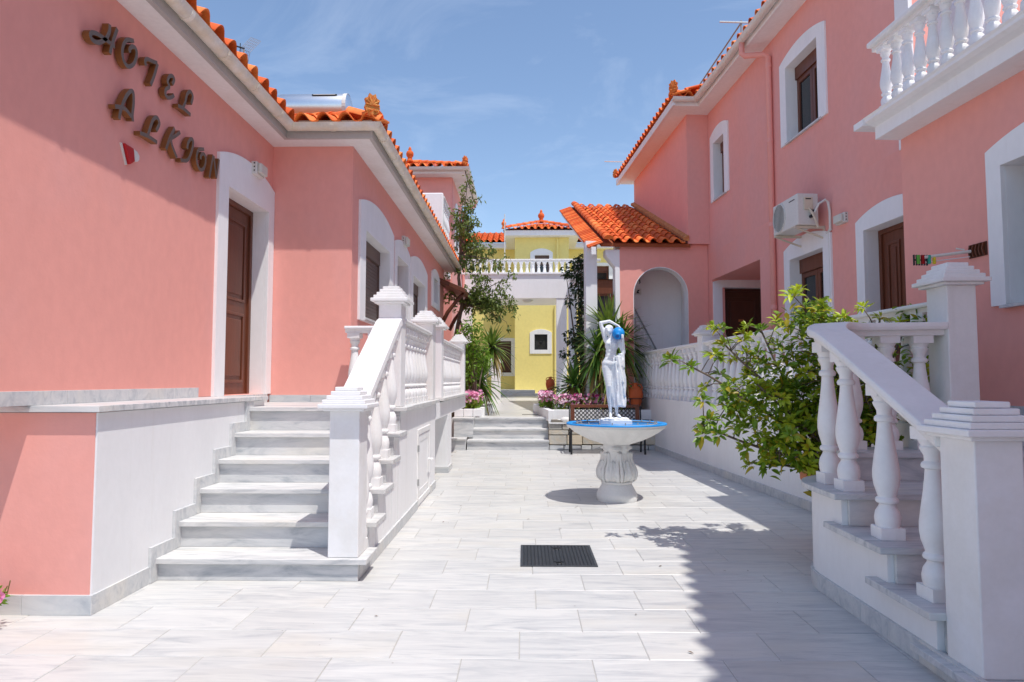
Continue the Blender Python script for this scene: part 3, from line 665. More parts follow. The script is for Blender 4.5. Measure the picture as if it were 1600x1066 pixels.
obj('riser', MB().box(3.29, 4.6, 5.21, 5.235, .901, 1.063), 'marble_step', rs)
obj('tread', MB().box(3.285, 4.9, 5.186, 5.65, 1.066, 1.104), 'marble_step', rs, bevel=.004)
wb = MB()
for i in range(3): wb.prism(FZ, rect(1.985, 4.15, RY[i] + .058, RY[i + 1] + .0579), (), 0, RL[i] - .0365)
wb.prism(FZ, [(1.985, RY[3] + .058)] + corner(1.985, 5.135, .50) + [(4.15, 5.135), (4.15, RY[3] + .058)], (), 0, RL[3] - .0365)
wb.prism(FZ, rect(2.36, 4.15, RY[4] + .058, 5.134), (), RL[3] - .03, RL[4] - .0365)
obj('stair_body', wb, 'white', rs)
segs = [[(1.985, 2.9 + .29 * k, 0), (1.985, 2.9 + .29 * k + .287, 0)] for k in range(6)] + [[(a, b_, 0) for a, b_ in corner(1.985, 5.135, .50)]]
for sg in segs: obj('skirting', MB().sweep(sg, [(-.018, 0), (.01, 0), (.01, .11), (-.018, .11)]), 'marble_skirt', rs, bevel=.002)
rbs = empty('curved_balustrade', label='white balustrade with curved handrail between two stepped posts on the right stair', cat='balustrade')
post(rbs, 1.995, 2.21, 3.04, 3.29, .101, 1.135)
post(rbs, 3.065, 3.275, 4.90, 5.15, .901, 2.095)
cp = [(2.10, 3.29, 1.135), (2.085, 4.25, 1.60), (2.085, 4.45, 1.69)] + [(2.085 + .46 - .46 * math.cos(R(90) * i / 10), 4.56 + .46 * math.sin(R(90) * i / 10), 1.735 + .085 * min(1, i / 5)) for i in range(0, 11)] + [(3.065, 5.02, 1.828)]
obj('rail', MB().sweep(cp, [(-.125, -.055), (-.085, -.055), (-.085, -.095), (.085, -.095), (.085, -.055), (.125, -.055), (.13, -.03), (.125, 0), (-.125, 0), (-.13, -.03)]), 'white_paint', rbs, bevel=.008)
for (x, y, z0, z1) in ((2.085, 3.50, .301, 1.165), (2.085, 3.95, .501, 1.38), (2.085, 4.40, .701, 1.59), (2.10, 4.70, .701, 1.67), (2.42, 5.02, .901, 1.74), (2.68, 5.02, .901, 1.74), (2.92, 5.02, .901, 1.74)): baluster(rbs, x, y, z0, z1)

# ================================================================== RIGHT HOUSE
rh = rempty('pink_house', 'two-storey pink house on the right with white framed windows and lean-to tiled roof', 'house')
FM = lambda u, v, n: (1.42 - n, u, v); FBs = lambda u, v, n: (.80 - n, u, v); FU = lambda u, v, n: (.95 - n, u, v); FE = lambda s0: (lambda u, v, n: (u, s0 - n, v))
wall(FM, rect(-.49, 7.35, 1.0, 4.15), [rect(.18, 1.25, 1.1, 3.36), rect(2.24, 3.32, 1.1, 3.35), rect(4.48, 6.955, 1.1, 3.56)], rh)
wall(FM, rect(.45, 7.04, 4.1505, 7.23), [rect(2.26, 3.31, 5.23, 6.50), rect(6.04, 6.68, 5.20, 6.46)], rh)
wall(FBs, rect(-7, -.49, 0, 4.0), [rect(-2.87, -1.80, 2.01, 3.22)], rh)
wall(lambda u, v, n: (u, -.49 + n, v), rect(1.0, 3.5, 1.0, 4.05), [], rh, th=.25)
wall(FU, rect(7.055, 12.0, 4.365, 7.23), [], rh)
wall(FE(7.05), rect(.955, 1.5, 4.366, 7.231), [], rh, th=.2)
wall(FE(.2), rect(1.445, 6.0, 4.1, 7.23), [], rh, th=.25)
wall(FE(6.96), rect(1.425, 3.2, 1.0, 3.7), [rect(1.62, 2.62, 1.1, 3.42)], rh, th=.25)
wall(lambda u, v, n: (3.0 - n, u, v), rect(4.2, 7.0, 1.0, 3.7), [], rh, th=.2)
wall(lambda u, v, n: (u, 4.47 + n, v), rect(1.71, 3.2, 1.0, 3.7), [], rh, th=.2)
obj('wall_filler', MB().box(1.424, 1.65, 7.03, 7.42, 4.05, 4.42), 'pink', rh)
obj('recess_ceiling', MB().box(1.43, 3.2, 4.3, 7.0, 3.565, 3.7), 'pink', rh)
obj('corner_pilaster', MB().box(1.395, 1.443, .195, .447, 4.13, 7.0), 'white', rh)
# arch wall and the stairwell behind it
def archpts(o0, o1, z0, zs, n=18):
    r = (o1 - o0) / 2; c_ = (o0 + o1) / 2
    return [(o0, z0)] + [(c_ - r * math.cos(math.pi * i / n), zs + r * math.sin(math.pi * i / n)) for i in range(n + 1)] + [(o1, z0)]
ap = archpts(-.236, .969, 1.06, 3.27)
obj('arch_wall', MB().prism(FE(7.16), [(-.53, 1.0), (-.53, 4.28), (-.4, 4.36), (1.412, 4.36), (1.412, 1.0)] + list(reversed(ap)), (), -.24, 0), 'pink', rh)
obj('arch_lining', MB().prism(FE(7.165), ap + [(p[0] * 1.0 + (.012 if p[0] < .366 else -.012), p[1] - (.012 if p[1] > 1.07 else 0)) for p in reversed(ap)], (), -.25, .006), 'white', rh)
obj('end_pilaster', MB().prism(FE(7.155), [(-.63, .62), (-.63, 3.86), (-.84, 4.12), (-.84, 4.24), (-.531, 4.24), (-.531, .62)], (), -.26, .012), 'white', rh)
obj('stairwell_wall', MB().box(-.40, 1.3, 8.25, 8.45, .6, 4.7), 'white', rh)
obj('stairwell_side', MB().box(1.14, 1.3, 7.42, 8.24, .6, 4.7), 'white', rh)
sp = MB()
for k in range(12): obj('stair_step', MB().box(-.38, .80 - .085 * k, 7.72, 8.24, 1.10 + .155 * k, 1.255 + .155 * k), 'marble_step', rh)
al2 = rempty('wall_lamp', 'oval wall lamp hanging inside the arch of the right house', 'wall lamp'); obj('housing', MB().lathe([(.0, -.03), (.09, -.02), (.10, .02), (.06, .05), (.0, .06)], 14), 'plastic', al2, smooth=True, M=Matrix.Translation((.10, 8.16, 3.74)) @ Matrix.Rotation(R(60), 4, 'Y')); obj('guard', MB().lathe([(.102, -.012), (.105, 0), (.102, .012)], 14, cap=False), 'iron', al2, M=Matrix.Translation((.10, 8.16, 3.74)) @ Matrix.Rotation(R(60), 4, 'Y'))
pp_ = rempty('small_sign', 'small square pictogram sign inside the arch of the right house', 'sign'); obj('board', MB().box(.06, .20, 8.22, 8.24, 3.40, 3.54), 'plastic', pp_); obj('mark', MB().prism(FE(8.22), [(.08, 3.43), (.16, 3.43), (.13, 3.47), (.17, 3.51), (.11, 3.51)], (), -.001, .002), 'iron', pp_)
obj('stair_handrail', MB().sweep([(.86, 8.20, 1.50), (-.30, 8.20, 3.70)], [(-.03, -.02), (.03, -.02), (.03, .02), (-.03, .02)]), 'grey', rh)
obj('column', MB().box(-1.25, -1.0, 7.28, 7.55, .5, 4.45), 'white', rh, bevel=.006)
# openings
w = surround(FM, 2.05, 3.50, 5.23, 6.60, .13, 2.28, 3.29, 5.25, 6.48, parent=rh); glazing(w, FM, 2.285, 3.285, 5.255, 6.478, .16); obj('sill', MB().box(1.38, 1.6, 2.2, 3.34, 5.222, 5.249), 'marble_skirt', w)
w = surround(FM, 5.84, 6.85, 5.20, 6.62, .12, 6.06, 6.66, 5.22, 6.44, parent=rh); glazing(w, FM, 6.065, 6.655, 5.225, 6.438, .16, leaves=1); obj('sill', MB().box(1.38, 1.6, 6.0, 6.7, 5.192, 5.219), 'marble_skirt', w)
surround(FM, 2.04, 3.50, 1.1, 3.50, .14, 2.26, 3.30, 1.1, 3.33, door=True, parent=rh, name='door_surround')
gd = obj('glazed_door', MB().prism(FM, rect(2.262, 3.298, 1.1, 1.14), (), -.22, -.12), 'wood', rh); glazing(gd, FM, 2.265, 3.295, 1.145, 3.328, .16, box=.22)
cu = MB()
for k in range(14): cu.tube([(1.66 + .012 * math.sin(k * 2.1), 2.40 + k * .03, 1.2), (1.66 + .012 * math.cos(k * 1.7), 2.40 + k * .031, 3.05)], .016, 5)
obj('curtain', cu, 'curtain', gd)
surround(FM, -.0, 1.41, 1.1, 3.48, .14, .20, 1.23, 1.1, 3.34, depth=.3, door=True, parent=rh, name='door_surround'); door_leaf(rh, FM, .202, 1.228, 1.1, 3.338, .18, panels=((.06, .94),), cols=2, handle=False)
surround(FE(6.96), 1.44, 2.80, 1.1, 3.52, .12, 1.64, 2.60, 1.1, 3.40, door=True, parent=rh, name='door_surround'); d = door_leaf(rh, FE(6.96), 1.642, 2.598, 1.1, 3.398, .16, m='wood_dark', handle=False)
obj('number_plate', MB().prism(FE(6.96), rect(2.05, 2.17, 2.68, 2.73), (), -.165, -.157), 'clay_old', d)
w = surround(FBs, -3.1, -1.66, 2.03, 3.36, .13, -2.85, -1.82, 2.03, 3.20, depth=.34, parent=rh); glazing(w, FBs, -2.845, -1.825, 2.035, 3.198, .25); obj('sill', MB().box(.75, 1.1, -2.9, -1.77, 2.004, 2.029), 'marble_skirt', w)
for k in range(9): obj('skirting', MB().box(.778, .82, -.55 - .5 * k - .497, -.55 - .5 * k, 1.1045, 1.195), 'marble_skirt', rh, bevel=.002)
# eaves of the upper floor
sf = MB(); sf.prism(FZ, [(1.9, .95), (1.11, .95), (1.11, 6.62), (.60, 6.62), (.60, 12.3), (1.9, 12.3)], (), 7.22, 7.33); obj('soffit', sf, 'soffit', rh)
fa = MB(); fa.prism(FZ, [(1.109, .9), (1.065, .9), (1.065, 6.575), (.555, 6.575), (.555, 12.35), (.599, 12.35), (.599, 6.619), (1.109, 6.619)], (), 7.215, 7.345); obj('fascia', fa, 'soffit', rh)
gutter(rh, [(.99, .9, 7.345), (.99, 6.5, 7.345), (.48, 6.5, 7.345)], -1, m='gutter_white', step=1.1)
obj('verge_board', MB().box(.50, .552, 6.52, 12.36, 7.20, 7.36), 'soffit', rh)
rr = obj('roof', MB().add([(1.06, .9, 7.36), (1.06, 6.57, 7.36), (5, 10.5, 8.78), (5, .9, 8.78), (.55, 6.57, 7.36), (.55, 12.4, 7.36), (5, 12.4, 8.96), (3.0, 9.02, 8.24)], [(0, 3, 2, 1), (1, 7, 4), (4, 7, 6, 5), (1, 2, 6, 7), (0, 1, 4, 5, 6, 3)]), 'deck', rh, fix=False)
tile_slope(rr, (.985, 6.5, 7.385), (0, -1, 0), (1, 0, SL), 22, 2)
tile_slope(rr, (.50, 6.50, 7.385), (1, 0, 0), (0, 1, SL), 3, 2, lambda u, v: u > v - .15)
tile_slope(rr, (.47, 12.3, 7.385), (0, -1, 0), (1, 0, SL), 23, 2)
ridge_run(rr, (.50, 6.50, 7.44), (1.6, 7.6, 7.85))
link('acroterion', ACRO, rr, Matrix.Translation((.50, 6.47, 7.45)) @ Matrix.Rotation(R(-40), 4, 'Z') @ Matrix.Scale(.8, 4))
link('acroterion', ACRO, rr, Matrix.Translation((.48, 12.35, 7.43)) @ Matrix.Rotation(R(-60), 4, 'Z') @ Matrix.Scale(.8, 4))
# downpipe
dp = MB(); dp.tube([(.99, 4.05, 7.30), (.99, 4.05, 7.10), (1.03, 4.02, 7.04), (1.30, 3.88, 7.0), (1.365, 3.84, 6.94), (1.365, 3.84, 1.12)], .048, 12); pp = obj('downpipe', dp, 'pink', rh, smooth=True)
for z in (6.75, 5.45, 4.0, 2.6): obj('pipe_collar', MB().lathe([(.053, 0), (.054, .01), (.054, .06), (.053, .07)], 12, (1.365, 3.84, z)), 'pink', pp)
# lean-to roof over the outside stair
lt = obj('lean_to_roof', MB().add([(-.95, 7.05, 4.36), (1.0, 7.05, 4.36), (1.0, 12.1, 6.46), (-.95, 12.1, 6.46), (-.95, 7.05, 4.28), (1.0, 7.05, 4.28), (1.0, 12.1, 6.38), (-.95, 12.1, 6.38)], [(0, 1, 2, 3), (7, 6, 5, 4), (0, 4, 5, 1), (1, 5, 6, 2), (2, 6, 7, 3), (3, 7, 4, 0)]), 'deck', rh, fix=False)
tile_slope(lt, (-.93, 6.98, 4.36), (1, 0, 0), (0, 1, .416), 7, 15, lambda u, v: not (u > .0 and u < TW * 1.0))
ridge_run(lt, (-.80, 6.98, 4.43), (-.80, 12.05, 6.54), 'verge_tile')
k = Vector((0, 1, .416)).normalized()
for i in range(34):      # flat rows of the verge
    q = Vector((-.92, 6.99, 4.345)) + k * (.162 * i); vm = MB(); vm.add([(0, -.004, .03), (.0, .172, .012), (-.31, .172, -.10), (-.31, -.004, -.085), (0, -.004, .008), (0, .172, -.01), (-.31, .172, -.13), (-.31, -.004, -.115)], [(0, 1, 2, 3), (7, 6, 5, 4), (0, 3, 7, 4), (1, 5, 6, 2), (2, 6, 7, 3), (0, 4, 5, 1)])
    if i == 0: VT = mesh(vm, 'clay', 'verge_strip')
    link('verge_strip', VT, lt, Matrix.Translation(q) @ Matrix.Rotation(math.atan(.416), 4, 'X'))
obj('flashing', MB().sweep([(.90, 7.0, 4.47), (.90, 12.0, 6.55)], [(-.05, -.05), (.06, -.05), (.06, .06), (-.05, .02)]), 'clay_old', lt)
obj('verge_beam', MB().sweep([(-1.12, 7.0, 4.20), (-1.12, 12.1, 6.32)], [(-.05, -.1), (.05, -.1), (.05, .06), (-.05, .06)]), 'white', lt)
# balcony over the front part
bc = rempty('balcony', 'white balcony slab with turned balusters at the upper right of the pink house', 'balcony')
sb = MB(); sb.prism(lambda u, v, n: (u, n, v), [(.53, 3.90), (.53, 4.03), (.46, 4.05), (.42, 4.075), (.42, 4.10), (.40, 4.12), (6.0, 4.12), (6.0, 4.01), (.80, 4.01), (.80, 3.90)], (), -6.5, -.486); obj('slab', sb, 'white', bc, bevel=.004)
obj('slab_end', MB().box(.405, 1.0, -.485, -.31, 4.05, 4.118), 'white', bc)
obj('rail', MB().sweep([(.52, -.60, 4.86), (.52, -6.5, 4.86)], [(-.12, -.05), (-.07, -.05), (-.07, -.09), (.07, -.09), (.07, -.05), (.12, -.05), (.125, -.025), (.12, 0), (-.12, 0), (-.125, -.025)]), 'white_paint', bc, bevel=.006)
s_ = -.72
while s_ > -5: baluster(bc, .52, s_, 4.121, 4.78, .82); s_ -= .175
# cloth hung behind the balusters
cl = rempty('hanging_cloth', 'white cloth hanging behind the balcony balusters at top right', 'cloth')
cm = MB(); nx, nz = 26, 10; vs = []
for j in range(nz + 1):
    for i in range(nx + 1):
        u = i / nx; v = j / nz; vs.append((.70 + .018 * math.sin(u * 21 + v * 1.5) * (.3 + v) + .01 * math.sin(u * 9), -1.22 - .75 * u, 4.83 - .62 * v))
cm.add(vs, [(j * (nx + 1) + i, j * (nx + 1) + i + 1, (j + 1) * (nx + 1) + i + 1, (j + 1) * (nx + 1) + i) for j in range(nz) for i in range(nx)])
co = obj('cloth', cm, 'cloth', cl, smooth=True, fix=False); md = co.modifiers.new('thick', 'SOLIDIFY'); md.thickness = .003
rl_ = MB(); rl_.tube([(.71, -.9, 4.835), (.71, -3.5, 4.835)], .006, 6); obj('line', rl_, 'grey', cl)
# unseen wing added beyond the frame on the right: its tiled eave shades the near paving
wg = empty('pink_house', (3.53, 3.72, 0), R(-10.2), 'unseen pink wing of the right house, added for the shadow of its tiled eave', 'house')
obj('wall', MB().box(.42, 4, -9, -.4, 0, 7.30), 'pink', wg)
obj('soffit', MB().box(0, 4, -9, 0, 7.30, 7.42), 'soffit', wg)
wr = obj('roof', MB().add([(0, 0, 7.43), (4, 0, 8.8), (4, -9, 8.8), (0, -9, 7.43)], [(0, 1, 2, 3)]), 'deck', wg, fix=False)
tile_slope(wr, (-.07, 0, 7.45), (0, -1, 0), (1, 0, SL), 24, 1)

# ------------------------------------------------------------------ air conditioner, lamp, clothes dryer, aerial on the right
ac = rempty('air_conditioner', 'white air conditioner unit on brackets under the downpipe of the right house', 'air conditioner')
obj('body', MB().box(.94, 1.25, 2.06, 2.86, 3.64, 4.10), 'plastic', ac, bevel=.015)
FG = lambda u, v, n: (.94 - n, u, v)
gr = MB(); cc = [(2.64 + .19 * math.cos(R(10 * i)), 3.87 + .205 * math.sin(R(10 * i))) for i in range(36)]
gr.prism(FG, cc, (), -.004, .004); fn = obj('fan_opening', gr, 'dark', ac)
gr = MB()
for i in range(9):
    x = -.165 + .041 * i; h_ = .205 * math.sqrt(max(0, 1 - (x / .19) ** 2)); gr.prism(FG, rect(2.64 + x - .004, 2.64 + x + .004, 3.87 - h_, 3.87 + h_), (), .006, .014)
gr.prism(FG, [(2.64 + .20 * math.cos(R(10 * i)), 3.87 + .215 * math.sin(R(10 * i))) for i in range(36)], [cc], -.004, .015)
obj('grille', gr, 'plastic', fn)
obj('logo_bar', MB().prism(FG, rect(2.14, 2.32, 4.022, 4.036), (), -.002, .0025), 'iron', ac)
obj('terminal_cover', MB().box(1.03, 1.16, 2.035, 2.062, 3.86, 4.04), 'plastic_old', ac, bevel=.006)
obj('badge', MB().box(1.05, 1.13, 2.032, 2.0345, 4.005, 4.02), 'iron', ac)
obj('valve', MB().tube([(1.13, 2.06, 3.76), (1.13, 2.0, 3.76)], .025, 8), 'iron', ac)
obj('valve', MB().tube([(1.15, 2.06, 3.83), (1.15, 2.0, 3.83)], .02, 8), 'iron', ac)
for s_ in (2.12, 2.78):
    br = MB(); br.box(.92, 1.36, s_ - .02, s_ + .02, 3.60, 3.635); br.tube([(.96, s_, 3.60), (1.355, s_, 3.46)], .014, 6); br.box(1.345, 1.364, s_ - .02, s_ + .02, 3.42, 3.64); obj('bracket', br, 'plastic_old', ac)
obj('hose', MB().tube([(1.10, 2.04, 3.88), (1.13, 1.99, 3.78), (1.17, 1.97, 3.66), (1.19, 1.97, 3.58)], .016, 8), 'plastic_old', ac)
obj('hose', MB().tube([(1.16, 2.0, 3.80), (1.20, 1.95, 3.92), (1.28, 1.92, 3.97), (1.32, 1.92, 3.93), (1.34, 1.92, 3.80), (1.34, 1.92, 3.56), (1.34, 1.96, 3.52), (1.34, 2.02, 3.515)], .018, 8), 'plastic', ac)
obj('conduit', MB().tube([(1.34, 1.92, 3.57), (1.34, 1.90, 3.54), (1.345, 1.99 - .03, 3.52), (1.345, 1.96, 3.4), (1.345, 1.96, 1.15)], .014, 6), 'plastic', ac)
for ch_ in ac.children: ch_.matrix_basis = Matrix.Translation((.055, .12, 0))
rl = rempty('wall_lamp', 'rectangular wall lamp beside the air conditioner on the right house', 'wall lamp'); bulkhead('', FM, 1.62, 1.85, 3.55, 3.69, '', rl)
dr_ = rempty('clothes_dryer', 'folding wall clothes dryer with coloured pegs above the tall right post', 'clothes dryer')
FD = lambda u, v, n: (.80 - n, u, v)
q = MB()
for k in range(5):
    u = -1.60 + .04 * k; q.prism(FD, [(u, 2.49), (u + .012, 2.49), (u + .03, 2.545), (u + .018, 2.545)], (), .01, .028); q.prism(FD, [(u + .018, 2.545), (u + .03, 2.545), (u + .012, 2.60), (u, 2.60)], (), .01, .028)
obj('lattice', q, 'wood', dr_); obj('wall_plate', MB().prism(FD, rect(-1.61, -1.40, 2.485, 2.605), (), -.005, .009), 'wood_dark', dr_)
obj('arm', MB().tube([(.77, -1.45, 2.545), (.38, -1.37, 2.50)], .014, 8), 'gutter_white', dr_)
obj('line', MB().tube([(.77, -1.44, 2.50), (.38, -1.36, 2.455)], .004, 5), 'white_paint', dr_)
obj('hook', MB().tube([(.72, -1.44, 2.56), (.66, -1.42, 2.575)], .008, 5), 'gutter_white', dr_)
q = MB()
for k in range(6):
    x = .30 + .024 * k; q.add([], []); q.box(x, x + .009, -1.375, -1.36, 2.43, 2.525); q.box(x - .004, x + .013, -1.377, -1.3745, 2.47, 2.485)
obj('lattice_end', q, 'iron', dr_)
for x, m_ in ((.33, 'peg_green'), (.37, 'red'), (.43, 'peg_teal'), (.475, 'peg_yellow')): obj('peg', MB().box(x - .008, x + .012, -1.40, -1.377, 2.44, 2.52), m_, dr_, bevel=.003)
ae = rempty('pipe_aerial', 'cross shaped metal aerial mast on the right roof', 'aerial')
am = MB(); am.tube([(2.2, 7.0, 8.0), (2.2, 7.0, 9.35)], .02, 6); am.tube([(2.2, 7.0, 9.30), (2.2, 11.9, 9.05)], .02, 6); obj('mast', am, 'grey', ae)
am = MB(); am.tube([(1.72, 7.02, 9.32), (2.62, 6.95, 9.28)], .02, 6); obj('cross_bar', am, 'metal', ae)
am = MB(); am.tube([(.2, 12.6, 8.0), (.8, 12.6, 8.0)], .015, 6); am.tube([(.8, 12.6, 8.0), (1.2, 12.6, 7.5)], .015, 6); obj('side_bar', am, 'metal', ae)

# ================================================================== COURTYARD OBJECTS
# drain grate
dg = empty('drain_grate', label='square black cast drain grate set into the marble paving', cat='grate')
obj('frame', MB().prism(FZ, rect(-.03, .555, 5.16, 5.81), [rect(-.01, .535, 5.18, 5.79)], -.01, .008), 'grate', dg)
obj('bed', MB().box(-.01, .535, 5.18, 5.79, -.003, .001), 'iron', dg)
gm = MB()
for i in range(19):
    for j in range(21):
        x = .0 + i * .0285; y_ = 5.188 + j * .0288
        if (i in (8, 9, 10)) and (j in (2, 3, 17, 18)): continue
        gm.box(x, x + .020, y_, y_ + .017, .001, .007 + .001 * ((i * 7 + j * 3) % 3))
go = obj('stud_pattern', gm, 'grate', dg); tag(go, kind='stuff')
for yy in (5.25, 5.69): obj('lift_ring', MB().tube([(.262 + .026 * math.cos(R(30 * k)), yy + .026 * math.sin(R(30 * k)), .006) for k in range(13)], .006, 5), 'iron', dg)

# fountain
FXC = (1.09, 8.03)
fo = empty('fountain', (*FXC, 0), label='white fluted stone fountain bowl with bright blue rim on carved pedestal', cat='fountain')
def acan(r, z, th):
    if z < .23 or z > .66: return r
    if z < .60: return r * .985
    k = math.sin(math.pi * (z - .23) / .43); w_ = abs(math.sin(3 * th + .4)) ** .6; w2 = math.cos(9 * th + 14 * z)
    return r * (1 + k * (.26 * w_ - .15 + .05 * w2 * (.4 + w_))) + (.045 * max(0, math.sin(3 * th + .4)) ** 2 if .56 < z < .62 else 0)
def base_fr(r, z, th):
    if z > .2: return acan(r, z, th)
    return r * (1 + .05 * math.cos(4 * (th - R(45))) * (1 - z / .2))
pz = [(.235, 0), (.245, .03), (.245, .075), (.23, .10), (.205, .14), (.185, .175), (.172, .195), (.168, .20), (.185, .207), (.187, .222), (.172, .232), (.175, .24), (.20, .265), (.212, .30), (.213, .34), (.200, .38), (.18, .42), (.162, .46), (.150, .50), (.144, .54), (.146, .575), (.160, .60), (.156, .615), (.152, .64), (.160, .66), (.168, .70)]
obj('pedestal', MB().lathe(pz, 72, fr=base_fr), 'stone_white', fo, auto=55)
def ped_r(z):
    for (r0, z0), (r1, z1) in zip(pz, pz[1:]):
        if z0 <= z <= z1: return r0 + (r1 - r0) * (z - z0) / max(1e-6, z1 - z0)
    return pz[-1][0]
for tier in range(2):
    for q in range(6):
        a0 = R(60 * q + 30 * tier + 8); mb = MB(); nz_, nw_ = 14, 10; vs = []
        for i in range(nz_ + 1):
            t = i / nz_; z = (.24 + (.24 if tier == 0 else .33) * t); curl = .10 * max(0, t - .72) ** 1.5
            half = (.40 if tier == 0 else .30) * (math.sin(math.pi * min(.96, .22 + .75 * t)) ** .75) * (1 + .13 * math.sin(t * 24))
            for j_ in range(nw_ + 1):
                u = -1 + 2 * j_ / nw_; th = a0 + half * u; rr_ = ped_r(z) * .985 + (.012 if tier == 0 else .004) + curl + .008 * math.cos(u * 9.4) - .016 * u * u + .012 * max(0, 1 - abs(u) * 5)
                vs.append((rr_ * math.cos(th), rr_ * math.sin(th), z - .05 * max(0, t - .85)))
        mb.add(vs, [(i * (nw_ + 1) + k_, i * (nw_ + 1) + k_ + 1, (i + 1) * (nw_ + 1) + k_ + 1, (i + 1) * (nw_ + 1) + k_) for i in range(nz_) for k_ in range(nw_)])
        o_ = obj('carved_leaf', mb, 'stone_white', fo, smooth=True); md = o_.modifiers.new('thick', 'SOLIDIFY'); md.thickness = .02; md.offset = -1
def flute(r, z, th): return r * (1 + .05 * math.cos(16 * th) * min(1, max(0, (z - .66) / .05)) * min(1, max(0, (.845 - z) / .03)))
bw = [(.168, .655), (.20, .668), (.30, .705), (.40, .755), (.48, .803), (.545, .842), (.572, .852), (.585, .862), (.588, .895)]
bowl = obj('bowl', MB().lathe(bw, 108, fr=flute, cap=False), 'stone_white', fo, auto=50)
obj('rim', MB().lathe([(.5885, .888), (.59, .898), (.585, .907), (.57, .909), (.55, .905), (.53, .893)], 72, cap=False), 'blue', bowl, smooth=True, fix=False)
obj('basin', MB().lathe([(.531, .894), (.50, .868), (.42, .845), (.25, .835), (.02, .832)], 64, cap=True), 'blue', bowl, smooth=True, fix=False)
wv = MB()
for k in range(9):
    a0 = R(40 * k); wv.tube([((.40 + .05 * math.cos(t * 6.28)) * math.cos(a0 + t * .52), (.40 + .05 * math.cos(t * 6.28)) * math.sin(a0 + t * .52), .852 + .014 * math.cos(t * 6.28)) for t in [i / 10 for i in range(11)]], .012, 5)
obj('wave_relief', wv, 'blue_dark', bowl)
pr = MB(); pr.tube([(.47 * math.cos(R(10 * k)), .47 * math.sin(R(10 * k)), .90) for k in range(37)], .008, 6); pi_ = obj('spray_pipe', pr, 'grey', fo)
for k in range(20):
    a0 = R(18 * k + 5); obj('nozzle', MB().tube([(.47 * math.cos(a0), .47 * math.sin(a0), .895), (.468 * math.cos(a0), .468 * math.sin(a0), .93)], [.009, .006], 6), 'grey', pi_)
sup = MB()
for k in range(4): sup.tube([(.47 * math.cos(R(90 * k)), .47 * math.sin(R(90 * k)), .895), (.46 * math.cos(R(90 * k)), .46 * math.sin(R(90 * k)), .855)], .007, 5)
obj('pipe_support', sup, 'grey', fo)

# statue: one continuous body, drapery and jug
stt = empty('statue', (FXC[0] - .02, FXC[1], .835), label='white statue of a draped woman holding a blue jug, standing in the fountain', cat='statue')
K = .0014
def sp_(x, y, d=0.0): return Vector(((x - 215) * K, d, (930 - y) * K + .10))
def cap_(mb, a, b, ra, rb, n=7):
    a = Vector(a); b = Vector(b)
    for i in range(n + 1):
        t = i / n; r = ra + (rb - ra) * t; mb.ell(a.lerp(b, t), (r, r, r), 10, 7)
bd = MB()
cap_(bd, sp_(150, 485), sp_(166, 640, -.035), .058, .036); cap_(bd, sp_(166, 640, -.035), sp_(172, 720, -.01), .036, .036); cap_(bd, sp_(172, 720, -.01), sp_(184, 868, .0), .036, .019)
cap_(bd, sp_(215, 485), sp_(224, 640, -.01), .056, .036); cap_(bd, sp_(224, 640, -.01), sp_(226, 725, .01), .036, .035); cap_(bd, sp_(226, 725, .01), sp_(236, 872, .0), .035, .02)
cap_(bd, sp_(184, 878, .0), sp_(172, 900, -.085), .021, .017); cap_(bd, sp_(238, 880, .0), sp_(256, 902, -.08), .021, .017)
bd.ell(sp_(178, 450), (.095, .066, .065), 16, 10); bd.ell(sp_(184, 425), (.083, .060, .06), 16, 10); bd.ell(sp_(190, 385), (.070, .052, .06), 16, 10); bd.ell(sp_(192, 345), (.066, .050, .06), 16, 10)
bd.ell(sp_(197, 300), (.082, .056, .065), 16, 10); bd.ell(sp_(198, 265), (.088, .055, .05), 16, 10); bd.ell(sp_(160, 282, -.05), (.030, .03, .030)); bd.ell(sp_(218, 290, -.048), (.030, .03, .030))
cap_(bd, sp_(195, 250), sp_(182, 205, -.005), .034, .028)
bd.ell(sp_(170, 172, -.012), (.043, .052, .056), 14, 10); bd.ell(sp_(167, 192, -.035), (.026, .026, .026)); bd.ell(sp_(166, 178, -.066), (.008, .012, .014), 8, 6)
bd.ell(sp_(176, 150, .012), (.052, .058, .045), 14, 10); bd.ell(sp_(198, 172, .03), (.034, .04, .034), 10, 8)
bd.ell(sp_(152, 152, -.03), (.018, .025, .02), 8, 6); bd.ell(sp_(182, 146, -.035), (.02, .022, .018), 8, 6)
cap_(bd, sp_(146, 250), sp_(102, 105, -.01), .030, .023, 9); cap_(bd, sp_(102, 105, -.01), sp_(180, 88, .01), .023, .020); cap_(bd, sp_(180, 88, .01), sp_(258, 130, .0), .020, .014)
for k in range(4): cap_(bd, sp_(258, 130 + k * 4, .0 - .012 * k), sp_(278, 150 + k * 6, -.03 - .012 * k), .0085, .007, 4)
cap_(bd, sp_(258, 134, .01), sp_(262, 158, .012), .009, .007, 4)
cap_(bd, sp_(262, 255), sp_(296, 355, .0), .033, .027); cap_(bd, sp_(296, 355, .0), sp_(284, 245, -.085), .026, .017); bd.ell(sp_(281, 228, -.09), (.019, .017, .022))
for k in range(4): cap_(bd, sp_(288, 236 - k * 9, -.09), sp_(270, 240 - k * 9, -.118), .0085, .0075, 4)
cap_(bd, sp_(280, 215, -.085), sp_(268, 208, -.105), .009, .0075, 4)
body_o = obj('body', bd, 'statue', stt, smooth=True)
md = body_o.modifiers.new('remesh', 'REMESH'); md.mode = 'VOXEL'; md.voxel_size = .0075; md.use_smooth_shade = True
md = body_o.modifiers.new('smooth', 'SMOOTH'); md.iterations = 5; md.factor = .5
